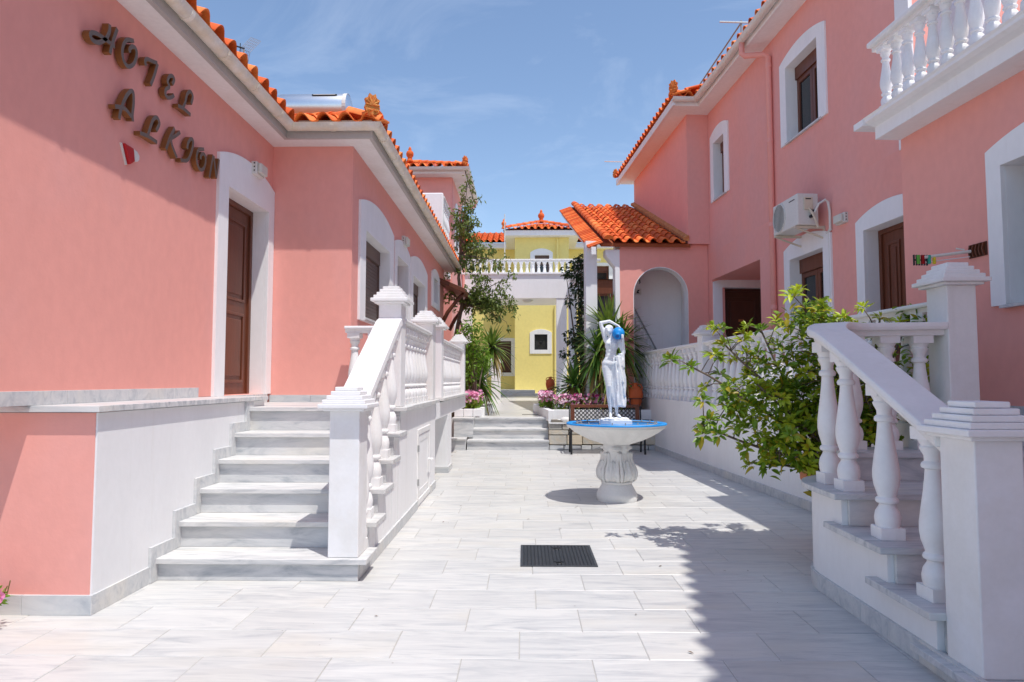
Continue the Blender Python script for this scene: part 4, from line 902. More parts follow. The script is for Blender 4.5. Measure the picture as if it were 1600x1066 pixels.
# drapery: folded sheet wrapped round the far leg, with depth
dm = MB(); nz, nth = 46, 64
vs = []
for i in range(nz + 1):
    t = i / nz; y_ = 365 + (815 - 365) * t
    cx = 268 - 14 * math.sin(t * 2.6) - 8 * t; wx = (.022 + .05 * min(1, t * 2.2) + .012 * t); wy = .05 + .03 * t
    for j in range(nth):
        th = 2 * math.pi * j / nth
        fold = 1 + .10 * math.sin(5 * th + 5 * t + 1.2 * math.sin(7 * t)) + .08 * math.sin(9 * th - 8 * t) + .05 * math.sin(14 * th + 3 * t)
        vs.append(sp_(cx, y_) + Vector((wx * fold * math.cos(th), -.005 + wy * fold * math.sin(th), .012 * math.sin(3 * th) * t)))
dm.add(vs, [(i * nth + j, i * nth + (j + 1) % nth, (i + 1) * nth + (j + 1) % nth, (i + 1) * nth + j) for i in range(nz) for j in range(nth)] + [tuple(range(nth)), tuple(nz * nth + j for j in range(nth))])
for (x0, y0, x1, y1, d0, r0) in ((225, 395, 268, 520, -.05, .012), (240, 390, 285, 610, -.055, .013), (262, 400, 300, 720, -.045, .014), (222, 440, 246, 760, -.062, .012), (288, 330, 292, 480, -.02, .022), (283, 420, 275, 470, -.04, .018)): cap_(dm, sp_(x0, y0, d0), sp_(x1, y1, d0 - .012), r0, r0 * .8, 40)
dd = obj('drapery', dm, 'statue', stt, smooth=True)
md = dd.modifiers.new('remesh', 'REMESH'); md.mode = 'VOXEL'; md.voxel_size = .0065; md.use_smooth_shade = True
md = dd.modifiers.new('smooth', 'SMOOTH'); md.iterations = 2; md.factor = .5
jd = Vector((-.25, -.85, -.45)).normalized()
JM = Matrix.Translation(sp_(250, 195, -.05)) @ jd.to_track_quat('Z', 'Y').to_matrix().to_4x4()
jug = obj('jug', MB().lathe([(.01, -.072), (.045, -.062), (.068, -.03), (.073, .0), (.068, .03), (.048, .055), (.028, .066), (.024, .08), (.036, .094), (.038, .10), (.024, .10), (.018, .07)], 24), 'blue', stt, smooth=True, M=JM)
obj('mouth', MB().lathe([(.0, .085), (.02, .086)], 16, cap=False), 'blue_dark', jug, fix=False)
bs_ = MB(); rnd_ = random.Random(4)
for k in range(26): a = rnd_.uniform(0, 6.28); q = rnd_.uniform(.02, .13); bs_.ell((q * math.cos(a) * 1.25, q * math.sin(a) * .9 - .01, .108 + .02 * rnd_.random() * (1 - q * 5)), (.045, .04, .022), 8, 6)
ro = obj('rock', bs_, 'statue', stt, smooth=True); md = ro.modifiers.new('remesh', 'REMESH'); md.mode = 'VOXEL'; md.voxel_size = .011; md.use_smooth_shade = True
obj('plinth', MB().prism(FZ, [(-.19, -.05), (-.06, -.15), (.19, -.13), (.195, .08), (.05, .15), (-.17, .13)], (), .0, .105), 'statue', stt, bevel=.008)

# three marble steps to the raised path
us = empty('path_steps', label='three grey marble steps leading up to the planted path', cat='steps')
for i, (y0, z) in enumerate(((13.66, .20), (14.02, .41), (14.38, .62))):
    obj('tread', MB().box(-1.18 if i else -1.16, .50, y0, y0 + .41, z - .04, z), 'marble_tread', us, bevel=.004); obj('riser', MB().box(-1.16, .495, y0 + .03, y0 + .06, z - .21, z - .041), 'marble_step', us)
for (x0, x1, y0, y1, z0, z1, m_) in ((-1.50, -1.181, 13.65, 14.0, 0, .20, 'marble_step'), (-1.50, -1.1815, 13.62, 14.03, .2005, .235, 'marble_tread'), (-1.46, -1.06, 14.0, 14.4, .236, .60, 'marble_step'), (-1.50, -1.05, 13.98, 14.45, .6005, .635, 'marble_tread')): obj('side_block', MB().box(x0, x1, y0, y1, z0, z1), m_, us, bevel=.003)
obj('slot_drain', MB().box(-.05, .40, 15.6, 15.75, .60, .624), 'iron', path)

# bench with lattice back
be = empty('garden_bench', (1.60, 13.25, 0), label='black iron bench with brown frame and lattice back behind the fountain', cat='bench')
for x in (-.70, .70):
    l_ = MB(); l_.tube([(x, -.32, 0), (x, -.28, .22), (x, -.30, .42), (x, -.36, .62), (x, -.12, .63), (x, .12, .60)], [.02, .017, .017, .018, .018, .018], 8); l_.tube([(x, .16, 0), (x, .12, .25), (x, .12, .45), (x, .18, .90)], [.02, .018, .018, .015], 8); l_.tube([(x, -.28, .41), (x, .12, .42)], .016, 6)
    obj('leg', l_, 'iron', be, smooth=True)
bk = MB(); FBk = lambda u, v, n: (u, .14 + (v - .45) * .11 - n, v)
obj('back_frame', bk.prism(FBk, rect(-.68, .68, .50, .93), [rect(-.60, .60, .58, .87)], -.02, .02), 'wood', be, bevel=.004)
lt_ = MB()
for k in range(-8, 24):
    for sgn in (1, -1):
        pts = []
        for t in range(0, 30):
            v = .575 + .01 * t; u = -.62 + k * .08 + sgn * (v - .575) + (0 if sgn > 0 else .3)
            if -.61 < u < .61: pts.append((u, v))
        if len(pts) > 1:
            (a, b_), (c_, d_) = pts[0], pts[-1]; n_ = .012 * sgn; lt_.prism(FBk, [(a - .012, b_), (a + .012, b_), (c_ + .012, d_), (c_ - .012, d_)], (), -.004 + .004 * sgn, .002 + .004 * sgn)
tag(obj('lattice', lt_, 'iron', be), kind='stuff')
for k in range(6): obj('seat_slat', MB().box(-.70, .70, -.29 + k * .072, -.23 + k * .072, .43, .455), 'wood', be, bevel=.006)

# planters -------------------------------------------------------------
pl = empty('right_planter', label='raised flower bed with rough stone front behind the bench', cat='planter'); pl.name = 'raised_planter'
obj('bed', MB().box(.56, 2.75, 13.86, 16.5, 0, .60), 'joint', pl)
obj('soil', MB().box(.62, 2.7, 14.1, 16.5, .60, .72), 'soil', pl)
rnd_ = random.Random(12); x = .50; zrows = [(0, .10), (.105, .30), (.305, .40), (.405, .52)]
for (z0, z1) in zrows:
    x = .50
    while x < 2.66:
        w_ = rnd_.uniform(.2, .42) if z1 - z0 < .15 else rnd_.uniform(.3, .6); x1 = min(x + w_, 2.68)
        if x1 - x > .05:
            j = lambda: rnd_.uniform(-.012, .012)
            m_ = MB(); f_ = 13.74 + rnd_.uniform(-.012, .015); m_.add([(x + .008 + j() * .4, f_, z0 + .006 + j() * .4), (x1 - .008, f_ + j(), z0 + .006), (x1 - .008 + j() * .4, f_ + j(), z1 - .006), (x + .008, f_, z1 - .006 + j() * .3), (x, 13.95, z0), (x1, 13.95, z0), (x1, 13.95, z1), (x, 13.95, z1)], [(0, 1, 2, 3), (4, 7, 6, 5), (0, 4, 5, 1), (1, 5, 6, 2), (2, 6, 7, 3), (3, 7, 4, 0)])
            obj('stone', m_, 'stone' if z0 > .05 else 'marble_skirt', pl, bevel=.008)
        x = x1
for (z0, z1) in zrows[:]:
    yy = 13.97
    while yy < 15.2:
        y2 = yy + rnd_.uniform(.2, .4); obj('stone', MB().box(.515 + rnd_.uniform(-.01, .01), .6, yy + .006, y2 - .006, z0 + .006, z1 - .006), 'stone', pl, bevel=.008); yy = y2
for (a, b_, y0, y1, z1) in ((.50, 1.4, 13.72, 14.1, .55), (1.403, 2.69, 13.72, 14.1, .553)): obj('coping', MB().box(a, b_, y0, y1, .522, z1), 'marble_tread', pl, bevel=.006)
obj('kerb', MB().box(.55, 2.66, 14.08, 14.18, .555, .80), 'white', pl, bevel=.01); obj('kerb', MB().add([(.50, 14.06, .55), (.62, 14.06, .55), (.36, 16.6, .64), (.22, 16.6, .64), (.50, 14.06, .79), (.62, 14.06, .79), (.36, 16.6, .84), (.22, 16.6, .84)], [(3, 2, 1, 0), (4, 5, 6, 7), (0, 1, 5, 4), (1, 2, 6, 5), (2, 3, 7, 6), (3, 0, 4, 7)]), 'white', pl, bevel=.01)
for k, (x, y_, r) in enumerate(((.85, 13.9, .085), (1.02, 13.93, .07), (.72, 13.92, .05))):
    pb = MB(); pb.ell((0, 0, 0), (r * 1.3, r * .9, r * .7), 12, 8); q = obj('pebble', pb, 'stone_white', M=Matrix.Translation((x, y_, .55 + r * .62)) @ Matrix.Rotation(k, 4, 'Z'), smooth=True); tag(q, ['larger pale round stone', 'second pale round stone', 'smallest pale round stone'][k] + ' lying on the stone planter coping', 'stone', 'stones on the planter coping')
lp = empty('left_planter', label='white edged flower bed on the left of the raised path', cat='planter'); lp.name = 'path_planter'
obj('soil', MB().box(-2.9, -.98, 14.5, 18.2, .5, .74), 'soil', lp)
for k in range(7):
    y0 = 14.5 + k * .5; x0 = -.98 + (.10 * math.sin(k * .5) + .02 * k); obj('kerb', MB().box(x0 - .10, x0 + .02, y0, y0 + .494, .58, .80 + .008 * k), 'white', lp, bevel=.012)
for k in range(3): obj('kerb', MB().box(-1.45 + .2 * k - .05, -1.256 + .2 * k - .05, 14.44, 14.52, .636, .80), 'white', lp, bevel=.012)

# potted amphoras
def amphora(loc, h, label):
    t = empty('amphora', loc, label=label, cat='amphora', group='clay amphoras in the planters')
    obj('jar', MB().lathe([(.03 * h / .45, 0), (.07, .02), (.11, .10), (.135, .19), (.14, .26), (.125, .33), (.085, .38), (.045, .405), (.04, .44), (.055, .455), (.05, .46), (.03, .44)], 24), 'terracotta', t, smooth=True, M=Matrix.Scale(h / .46, 4))
    for sx in (-1, 1): obj('handle', MB().tube([(sx * .045 * h / .46, 0, .43 * h / .46), (sx * .10 * h / .46, 0, .43 * h / .46), (sx * .13 * h / .46, 0, .37 * h / .46), (sx * .115 * h / .46, 0, .32 * h / .46)], .012 * h / .46, 6), 'terracotta', t, smooth=True)
    return t
amphora((2.34, 14.25, .83), .53, 'larger orange clay amphora beside the white balustrade behind the bench')
hoop = MB(); hoop.tube([(2.34 + .17 * math.cos(R(20 * k)), 14.25 + .17 * math.sin(R(20 * k)), 1.03) for k in range(19)], .008, 5)
for k in range(4): hoop.tube([(2.34 + .17 * math.cos(R(90 * k + 45)), 14.25 + .17 * math.sin(R(90 * k + 45)), 1.03), (2.34 + .15 * math.cos(R(90 * k + 45)), 14.25 + .15 * math.sin(R(90 * k + 45)), .70)], .008, 5)
tag(obj('amphora_stand', hoop, 'iron'), 'black iron ring stand holding the larger amphora', 'stand')
amphora((.62, 16.0, 1.14), .36, 'smaller orange clay amphora at the far end of the right flower bed')
pdm = MB(); pdm.lathe([(.14, 0), (.13, .05), (.10, .1), (.09, .45), (.12, .5)], 16, (.62, 16.0, .63)); tag(obj('amphora_pedestal', pdm, 'stone'), 'low stone pedestal carrying the smaller amphora', 'pedestal')

# ================================================================== BACKGROUND HOUSES
h2 = empty('pink_house', label='two-storey pink house at the far left behind the tree, with tiled hip roof', cat='house')
FH = lambda u, v, n: (u, 19.1 - n, v); FHs = lambda u, v, n: (-2.07 + n, u, v)
wall(FH, rect(-7, -2.09, .2, 7.28), [], h2); wall(FHs, rect(19.16, 21.95, .2, 7.281), [rect(19.95, 20.55, 5.3, 6.5), rect(19.95, 20.75, 1.1, 3.0)], h2)
w = surround(FHs, 19.7, 20.8, 5.2, 6.5, .3, 19.95, 20.55, 5.3, 6.45, parent=h2); glazing(w, FHs, 19.955, 20.545, 5.31, 6.44, .15, box=0, leaves=1)
surround(FHs, 19.7, 21.0, .8, 3.05, .25, 19.97, 20.73, .8, 2.98, door=True, parent=h2, name='door_surround'); door_leaf(h2, FHs, 19.972, 20.728, .8, 2.978, .16, handle=False)
obj('corner_pilaster', MB().box(-2.2, -1.72, 21.9, 22.2, .2, 4.1), 'white', h2)
q = MB(); q.prism(FZ, [(-7, 18.72), (-1.69, 18.72), (-1.69, 22.3), (-7, 22.3)], (), 7.28, 7.39); obj('soffit', q, 'soffit', h2)
gutter(h2, [(-7, 18.64, 7.42), (-1.61, 18.64, 7.42), (-1.61, 22.3, 7.42)], 1, m='gutter_white', step=1.2)
hr = obj('roof', MB().add([(-7, 18.7, 7.43), (-1.67, 18.7, 7.43), (-1.67, 22.3, 7.43), (-7, 22.3, 7.43), (-3.47, 20.5, 8.1), (-7, 20.5, 8.1)], [(0, 1, 4, 5), (1, 2, 4), (2, 3, 5, 4)]), 'deck', h2, fix=False)
tile_slope(hr, (-4.5, 18.63, 7.45), (1, 0, 0), (0, 1, SL), 11, 4, lambda u, v: u < 2.85 - v / c + .1)
tile_slope(hr, (-1.60, 18.65, 7.45), (0, 1, 0), (-1, 0, SL), 14, 2, lambda u, v: u > v / c - .1)
ridge_run(hr, (-1.65, 18.68, 7.5), (-3.4, 20.4, 8.15)); link('acroterion', ACRO, hr, Matrix.Translation((-1.66, 18.62, 7.5)) @ Matrix.Rotation(R(38), 4, 'Z') @ Matrix.Scale(.75, 4))
FIN = mesh(MB().lathe([(.11, 0), (.09, .04), (.06, .12), (.10, .18), (.11, .24), (.09, .30), (.045, .33), (.05, .36), (.03, .42), (.005, .45)], 12), 'clay', 'finial', smooth=True)
link('finial', FIN, hr, Matrix.Translation((-3.25, 18.75, 7.62)) @ Matrix.Scale(1.0, 4))
obj('drain_pipe', MB().tube([(-1.62, 22.0, 7.36), (-1.62, 22.0, 7.2), (-2.0, 22.0, 7.0), (-2.0, 22.0, .6)], .05, 8), 'pink', h2)
bb = empty('white_balcony', label='white balcony parapet with balustraded side above the end of the left roof', cat='balcony')
obj('front_parapet', MB().box(-3.6, -2.12, 17.32, 17.5, 4.4, 6.33), 'white', bb, bevel=.03); obj('base', MB().box(-2.35, -2.11, 17.5, 19.1, 4.3, 5.35), 'white', bb)
rail(bb, [(-2.2, 17.5, 6.28), (-2.2, 19.1, 6.28)])
for k in range(8): baluster(bb, -2.2, 17.62 + .2 * k, 5.35, 6.2)

br_ = empty('bridge_terrace', label='white bridge terrace spanning the path with balustrade on top', cat='bridge')
obj('beam', MB().box(-2.3, 1.55, 22.0, 22.5, 4.12, 4.90), 'white', br_); obj('deck', MB().box(-2.3, 1.55, 22.5, 24.1, 4.12, 4.86), 'white', br_)
obj('edge_moulding', MB().box(-2.3, 1.6, 21.95, 22.6, 4.901, 4.97), 'white', br_, bevel=.01)
rail(br_, [(-2.2, 22.75, 5.54), (2.6, 22.75, 5.54)])
for k in range(23): baluster(br_, -2.1 + .2 * k, 22.75, 4.72, 5.47)
obj('side_beam', MB().box(1.551, 1.9, 19.0, 24.1, 4.0, 4.88), 'white', br_)
for (x0, x1, y0) in ((-2.05, -1.74, 22.02), (1.06, 1.40, 22.02), (1.30, 1.52, 19.4)): obj('pillar', MB().box(x0, x1, y0, y0 + .35, .2, 4.119), 'white', br_, bevel=.008)
lm = empty('ceiling_lamp', label='round ceiling lamp under the bridge terrace', cat='lamp'); obj('shade', MB().lathe([(.0, -.09), (.1, -.08), (.17, -.04), (.18, 0)], 16, (.12, 22.5, 4.118)), 'diffuser', lm, smooth=True); obj('base', MB().lathe([(.19, -.02), (.19, 0)], 16, (.12, 22.5, 4.12)), 'plastic', lm)
obj('pole', MB().tube([(-.66, 22.7, 4.97), (-.66, 22.7, 7.1)], .018, 6), 'plastic', br_)

yh = empty('yellow_house', label='yellow two-storey house with red tiled roof closing the view', cat='house')
FY1 = lambda u, v, n: (u, 26.0 - n, v); FY2 = lambda u, v, n: (u, 28.4 - n, v)
wall(FY1, rect(-.36, 1.75, .2, 7.0), [rect(.40, .90, 2.6, 3.2), rect(.40, 1.0, 4.95, 6.45)], yh, 'yellow'); wall(FY2, rect(-8, 8, .2, 7.1), [rect(-1.35, -.55, 1.75, 3.1), rect(2.3, 3.6, 4.6, 6.3)], yh, 'yellow')
wall(lambda u, v, n: (-.35 - n, u, v), rect(26.06, 28.39, .2, 6.99), [], yh, 'yellow'); wall(lambda u, v, n: (1.74 + n, u, v), rect(26.06, 28.39, .2, 6.99), [], yh, 'yellow')
w = surround(FY1, .22, 1.07, 2.45, 3.27, .13, .40, .90, 2.6, 3.2, parent=yh); obj('panel', MB().prism(FY1, rect(.40, .90, 2.6, 3.2), (), -.1, -.05), 'dark', w)
q = MB(); q.prism(FY1, rect(.41, .89, 2.61, 3.19), [rect(.44, .86, 2.65, 3.15)], -.05, .0)
for sx in (1, -1): q.tube([FY1(.65 - .2 * sx, 2.66, -.03), FY1(.65 + .2 * sx, 3.14, -.03)], .008, 4)
q.lathe([(.0, 0), (.05, .01), (.0, .03)], 8, FY1(.65, 2.9, -.03)); obj('grille', q, 'iron', w)
w = surround(FY1, .24, 1.12, 4.9, 6.4, .16, .42, .98, 4.95, 6.3, parent=yh, name='door_surround'); glazing(w, FY1, .422, .978, 4.95, 6.298, .15, m='shutter', box=.3, leaves=1)
w = surround(FY2, -1.5, -.36, 1.6, 3.2, .02, -1.33, -.55, 1.75, 3.08, parent=yh); obj('shutter', MB().prism(FY2, rect(-1.33, -.55, 1.75, 3.08), (), -.15, -.1), 'wood_dark', w)
w = surround(FY2, 2.1, 3.8, 4.5, 6.4, .02, 2.3, 3.6, 4.6, 6.28, parent=yh); glazing(w, FY2, 2.3, 3.6, 4.6, 6.28, .12)
obj('step', MB().box(-.9, .9, 24.22, 26.2, .6, .935), 'marble_step', yh, bevel=.006); obj('step', MB().box(-.9, .4, 24.8, 28.4, .936, 1.06), 'marble_step', yh, bevel=.006)
obj('drain_pipe', MB().tube([FY1(1.3, 6.9, .06), FY1(1.3, 4.9, .06)], .045, 8), 'yellow', yh); obj('drain_pipe', MB().tube([FY1(1.2, 4.3, .05), FY1(1.2, .9, .05)], .04, 8), 'yellow', yh)
q = MB(); q.prism(FZ, [(-.74, 25.62), (2.14, 25.62), (2.14, 28.05), (8, 28.05), (8, 29), (-8, 29), (-8, 28.05), (-.74, 28.05)], (), 7.0, 7.2); obj('soffit', q, 'soffit', yh)
yr = obj('roof', MB().add([(-.8, 25.58, 7.215), (2.2, 25.58, 7.215), (.7, 27.2, 7.83), (.7, 31, 7.9), (-.8, 28.0, 7.215), (2.2, 28.0, 7.215), (-8, 28.0, 7.215), (8, 28.0, 7.215), (8, 31, 8.3), (-8, 31, 8.3)], [(0, 1, 2), (0, 2, 3, 4), (1, 5, 3, 2), (6, 7, 8, 9)]), 'deck', yh, fix=False)
tile_slope(yr, (-.80, 25.52, 7.23), (1, 0, 0), (0, 1, .38), 12, 5, lambda u, v: abs(u - 1.5) < 1.62 - v * .93)
def tile_sheet(name, o, a, b, nu, nv, keep=None):
    F = frame_m(o, a, b); mb = MB(); tv = [v.co.copy() for v in TILE.vertices]; tf = [tuple(p.vertices) for p in TILE.polygons]
    for j in range(nv):
        for i in range(nu):
            if keep and not keep((i + .5) * TW, (j + .5) * TL): continue
            M = F @ Matrix.Translation((i * TW, j * TL, random.uniform(0, .01))) @ Matrix.Rotation(random.uniform(-.02, .02), 4, 'Z'); mb.add([M @ v for v in tv], tf)
    return tag(obj(name, mb, 'clay', yr, fix=False), kind='stuff')
tile_sheet('wing_tiles', (-8, 27.95, 7.23), (1, 0, 0), (0, 1, .36), 62, 7)
ridge_run(yr, (-.78, 25.56, 7.27), (.70, 27.2, 7.9)); ridge_run(yr, (2.18, 25.56, 7.27), (.70, 27.2, 7.9))
for x in (-.78, 2.18): link('finial', FIN, yr, Matrix.Translation((x, 25.55, 7.25)) @ Matrix.Scale(.85, 4))
link('finial', FIN, yr, Matrix.Translation((.70, 27.1, 7.85)) @ Matrix.Scale(1.2, 4))
q = empty('path_post', label='small white post with pointed cap and baluster beside the yellow house entrance', cat='post')
post(q, -1.05, -.76, 21.5, 21.8, .6, 1.98); baluster(q, -1.25, 21.6, .9, 1.75); baluster(q, -1.5, 21.6, .9, 1.75); rail(q, [(-1.9, 21.6, 1.82), (-1.05, 21.6, 1.82)])
# far right background wall with brown door seen past the column
fr_ = empty('white_house', label='white house part with brown glazed door beyond the white column', cat='house')
FR = lambda u, v, n: (u, 23.0 - n, v)
wall(FR, rect(1.95, 6, .5, 4.9), [rect(2.45, 3.5, 3.4, 4.9)], fr_, 'white'); glazing(fr_, FR, 2.45, 3.5, 3.4, 4.9, .12, box=.5); obj('lower_wall', MB().box(2.0, 5, 22.6, 22.9, .5, 3.2), 'grey', fr_)
rail(fr_, [(1.9, 20.5, 2.5), (3.4, 20.5, 4.6)])
obj('stair_parapet', MB().prism(lambda u, v, n: (u, 20.6 - n, v), [(1.9, 2.4), (3.4, 4.5), (3.4, 3.7), (1.9, 1.6)], (), -.1, 0), 'white', fr_)
# wooden canopy
wc = empty('wooden_canopy', label='small brown wooden canopy with curved brackets at the end of the left house', cat='canopy')
obj('roof_board', MB().add([(-2.04, 16.0, 3.88), (-1.42, 16.0, 3.62), (-1.42, 18.2, 3.62), (-2.04, 18.2, 3.88), (-2.04, 16.0, 3.76), (-1.42, 16.0, 3.50), (-1.42, 18.2, 3.50), (-2.04, 18.2, 3.76)], [(0, 1, 2, 3), (7, 6, 5, 4), (0, 4, 5, 1), (1, 5, 6, 2), (2, 6, 7, 3), (3, 7, 4, 0)]), 'wood', wc, bevel=.01)
for y_ in (16.15, 17.9): obj('bracket', MB().tube([(-2.0, y_, 2.75), (-1.85, y_, 3.05), (-1.62, y_, 3.35), (-1.46, y_, 3.52)], [.055, .05, .045, .04], 8), 'wood', wc, smooth=True)

# ================================================================== PLANTS
def leaf(mb, p, d, up, ln, wd, droop=.25, seg=3, fold=.15):
    """pointed oval leaf from p along d"""
    d = Vector(d).normalized(); side = d.cross(Vector(up)); side = side.normalized() if side.length > 1e-4 else d.orthogonal().normalized(); nn = side.cross(d); vs = []; fs = []
    prof = [0, .75, 1.0, .72, 0] if seg == 3 else [0.15, .9, 0]
    n = len(prof)
    for i, w_ in enumerate(prof):
        t = i / (n - 1); q = Vector(p) + d * ln * t - Vector((0, 0, 1)) * droop * ln * t * t
        vs += [q - side * wd * .5 * w_ + nn * fold * wd * w_, q, q + side * wd * .5 * w_ + nn * fold * wd * w_]
    for i in range(n - 1):
        k = 3 * i; fs += [(k, k + 1, k + 4, k + 3), (k + 1, k + 2, k + 5, k + 4)]
    mb.add(vs, fs)
def rdir(rn, zmin=-1.0):
    while True:
        v = Vector((rn.uniform(-1, 1), rn.uniform(-1, 1), rn.uniform(zmin, 1)))
        if .1 < v.length < 1: return v.normalized()
# --- the shrub by the right stair: rosettes of oval leaves at the ends of bent branches
CL = []
for k in range(5):
    rn = random.Random(50 + k); mb = MB(); n = 13 + k % 3
    for i in range(n):
        a = 2 * math.pi * i / n + rn.uniform(-.25, .25); el = rn.choice((.12, .35, .7)) + rn.uniform(-.15, .15)
        d = Vector((math.cos(a) * math.cos(el), math.sin(a) * math.cos(el), math.sin(el)))
        mb.mi = 1 if rn.random() < (.10 if k else .35) else 0
        ln = rn.uniform(.058, .095); leaf(mb, d * rn.uniform(.005, .03) + Vector((0, 0, -.03 * rn.random())), d, (rn.uniform(-.3, .3), rn.uniform(-.3, .3), 1), ln, ln * rn.uniform(.34, .46), rn.uniform(.0, .7), fold=rn.uniform(.1, .35))
    for i in range(4):
        a = rn.uniform(0, 6.28); d = Vector((math.cos(a) * .5, math.sin(a) * .5, .85)); mb.mi = 0; leaf(mb, (0, 0, .01), d, (1, 0, 0), .05, .02, .1)
    CL.append(mesh(mb, ['leaf_shrub', 'leaf_yellow'], 'leaf_rosette', smooth=True, fix=False))
SHB = Vector((2.74, 5.66, .60))
shb = empty('potted_shrub', (0, 0, 0), label='leafy green and yellow shrub growing in a clay pot beside the right stair', cat='shrub')
rn = random.Random(21); trunk = MB(); tips = []
mains = [((1.50, 5.70, 1.02), .9), ((1.42, 5.75, 1.52), .9), ((1.95, 5.45, .72), .8), ((1.90, 5.55, 1.38), 1), ((2.05, 5.85, 1.85), 1), ((2.30, 5.55, 2.02), 1), ((2.55, 5.9, 2.05), .9), ((2.95, 5.6, 1.92), .8), ((3.3, 5.75, 1.95), .8), ((2.75, 5.5, 1.45), 1), ((3.15, 5.6, 1.40), .9), ((2.2, 5.4, 1.05), 1), ((2.45, 5.45, 1.5), 1), ((1.75, 5.9, 1.72), .8), ((3.0, 5.75, 1.15), .8), ((2.12, 5.35, .80), .8), ((2.5, 5.6, 1.98), .9)]
for tgt, k_ in mains:
    tgt = Vector(tgt); b0 = SHB + Vector((rn.uniform(-.08, .08), rn.uniform(-.08, .08), 0)); mid = b0.lerp(tgt, .5) + Vector((rn.uniform(-.1, .1), rn.uniform(-.08, .08), rn.uniform(-.05, .14)))
    pts = []
    for i in range(9):
        t = i / 8; p = b0 * (1 - t) ** 2 + mid * 2 * t * (1 - t) + tgt * t * t; p += Vector((rn.uniform(-.015, .015), rn.uniform(-.015, .015), rn.uniform(-.015, .015))) * (1 if 0 < i < 8 else 0); pts.append(p)
    trunk.tube(pts, [.02 - .0016 * i for i in range(9)], 6)
    tips.append((pts[-1], (pts[-1] - pts[-2]).normalized()))
    for j in range(17):
        t = rn.uniform(.35, 1.0); i = min(7, int(t * 8)); p = pts[i].lerp(pts[i + 1], t * 8 - i); d = rdir(rn, -.35); d.y *= .8; e = p + d * rn.uniform(.08, .27)
        if e.y < 5.27 and e.x > 1.82: e.y = 5.27 + rn.random() * .15
        trunk.tube([p, p.lerp(e, .5) + Vector((0, 0, .02)), e], [.006, .005, .004], 4); tips.append((e, (e - p).normalized()))
fm_ = MB(); foliage_blobs = [(2.0, 5.52, 1.25, .26, .2, .3), (2.25, 5.55, 1.05, .3, .2, .35), (2.2, 5.6, 1.55, .3, .25, .3), (2.45, 5.6, 1.3, .3, .25, .4), (2.5, 5.62, 1.75, .3, .25, .22), (2.05, 5.5, .85, .22, .15, .18), (2.8, 5.6, 1.3, .35, .22, .4), (1.8, 5.55, 1.1, .2, .18, .2), (2.35, 5.55, 1.9, .22, .2, .12), (3.1, 5.6, 1.5, .25, .2, .3)]
for (x, y, z, rx, ry, rz) in foliage_blobs:
    for _ in range(150):
        v = Vector((rn.gauss(0, .5), rn.gauss(0, .5), rn.gauss(0, .5))); p_ = Vector((x + v.x * rx, max(5.24, y + v.y * ry), z + v.z * rz)); d_ = Vector((rn.uniform(-1, 1), rn.uniform(-1, .6), rn.uniform(-.4, .9))); l_ = rn.uniform(.06, .105); fm_.mi = 1 if rn.random() < .08 else 0
        leaf(fm_, p_, d_, (rn.uniform(-.4, .4), -.3, 1), l_, l_ * rn.uniform(.36, .46), rn.uniform(0, .6), fold=rn.uniform(.1, .35))
tag(obj('inner_foliage', fm_, ['leaf_shrub', 'leaf_yellow'], shb, smooth=True, fix=False), kind='stuff')
for p, d in tips:
    dd_ = (d * .6 + Vector((rn.uniform(-.3, .3), -.35 + rn.uniform(-.3, .3), .75))).normalized(); sc_ = rn.uniform(.9, 1.25)
    link('leaf_rosette', rn.choice(CL), shb, Matrix.Translation(p) @ dd_.to_track_quat('Z', 'Y').to_matrix().to_4x4() @ Matrix.Rotation(rn.uniform(0, 6.28), 4, 'Z') @ Matrix.Scale(sc_, 4))
obj('trunk', trunk, 'bark', shb, smooth=True)
pt = empty('clay_pot', (SHB.x, SHB.y + .02, 0), label='terracotta pot on the paving behind the right stair', cat='pot')
obj('pot_body', MB().lathe([(.20, 0), (.22, .03), (.30, .30), (.36, .52), (.40, .55), (.42, .57), (.42, .63), (.40, .65), (.37, .64), (.34, .58)], 28), 'terracotta_pale', pt, smooth=True); obj('soil', MB().lathe([(.35, .585), (.0, .60)], 20, cap=False), 'soil', pt)

# --- sword leaved plants (yuccas)
def sword_head(mb, c_, n, ln, wd, rn, low=-.5, mi_dry=None):
    for i in range(n):
        t = i / n; el = R(85) * (1 - t) + R(85) * low * t + rn.uniform(-.15, .15); a = i * 2.39996 + rn.uniform(-.2, .2)
        d = Vector((math.cos(a) * math.cos(el), math.sin(a) * math.cos(el), math.sin(el))); side = d.cross(Vector((0, 0, 1))); side = side.normalized() if side.length > .05 else Vector((1, 0, 0)); up = side.cross(d); l_ = ln * rn.uniform(.75, 1.1); vs = []
        mb.mi = 1 if (mi_dry and t > mi_dry) else 0
        for q in range(5):
            s = q / 4; p = Vector(c_) + d * (.03 + l_ * s) - Vector((0, 0, 1)) * l_ * s * s * (.12 + .4 * t) ; w_ = wd * (1 - s) ** .7 * (.6 + .8 * min(s * 3, 1)) * .6
            vs += [p - side * w_ + up * w_ * .3, p, p + side * w_ + up * w_ * .3]
        mb.add(vs, [f for q in range(4) for f in ((3 * q, 3 * q + 1, 3 * q + 4, 3 * q + 3), (3 * q + 1, 3 * q + 2, 3 * q + 5, 3 * q + 4))])
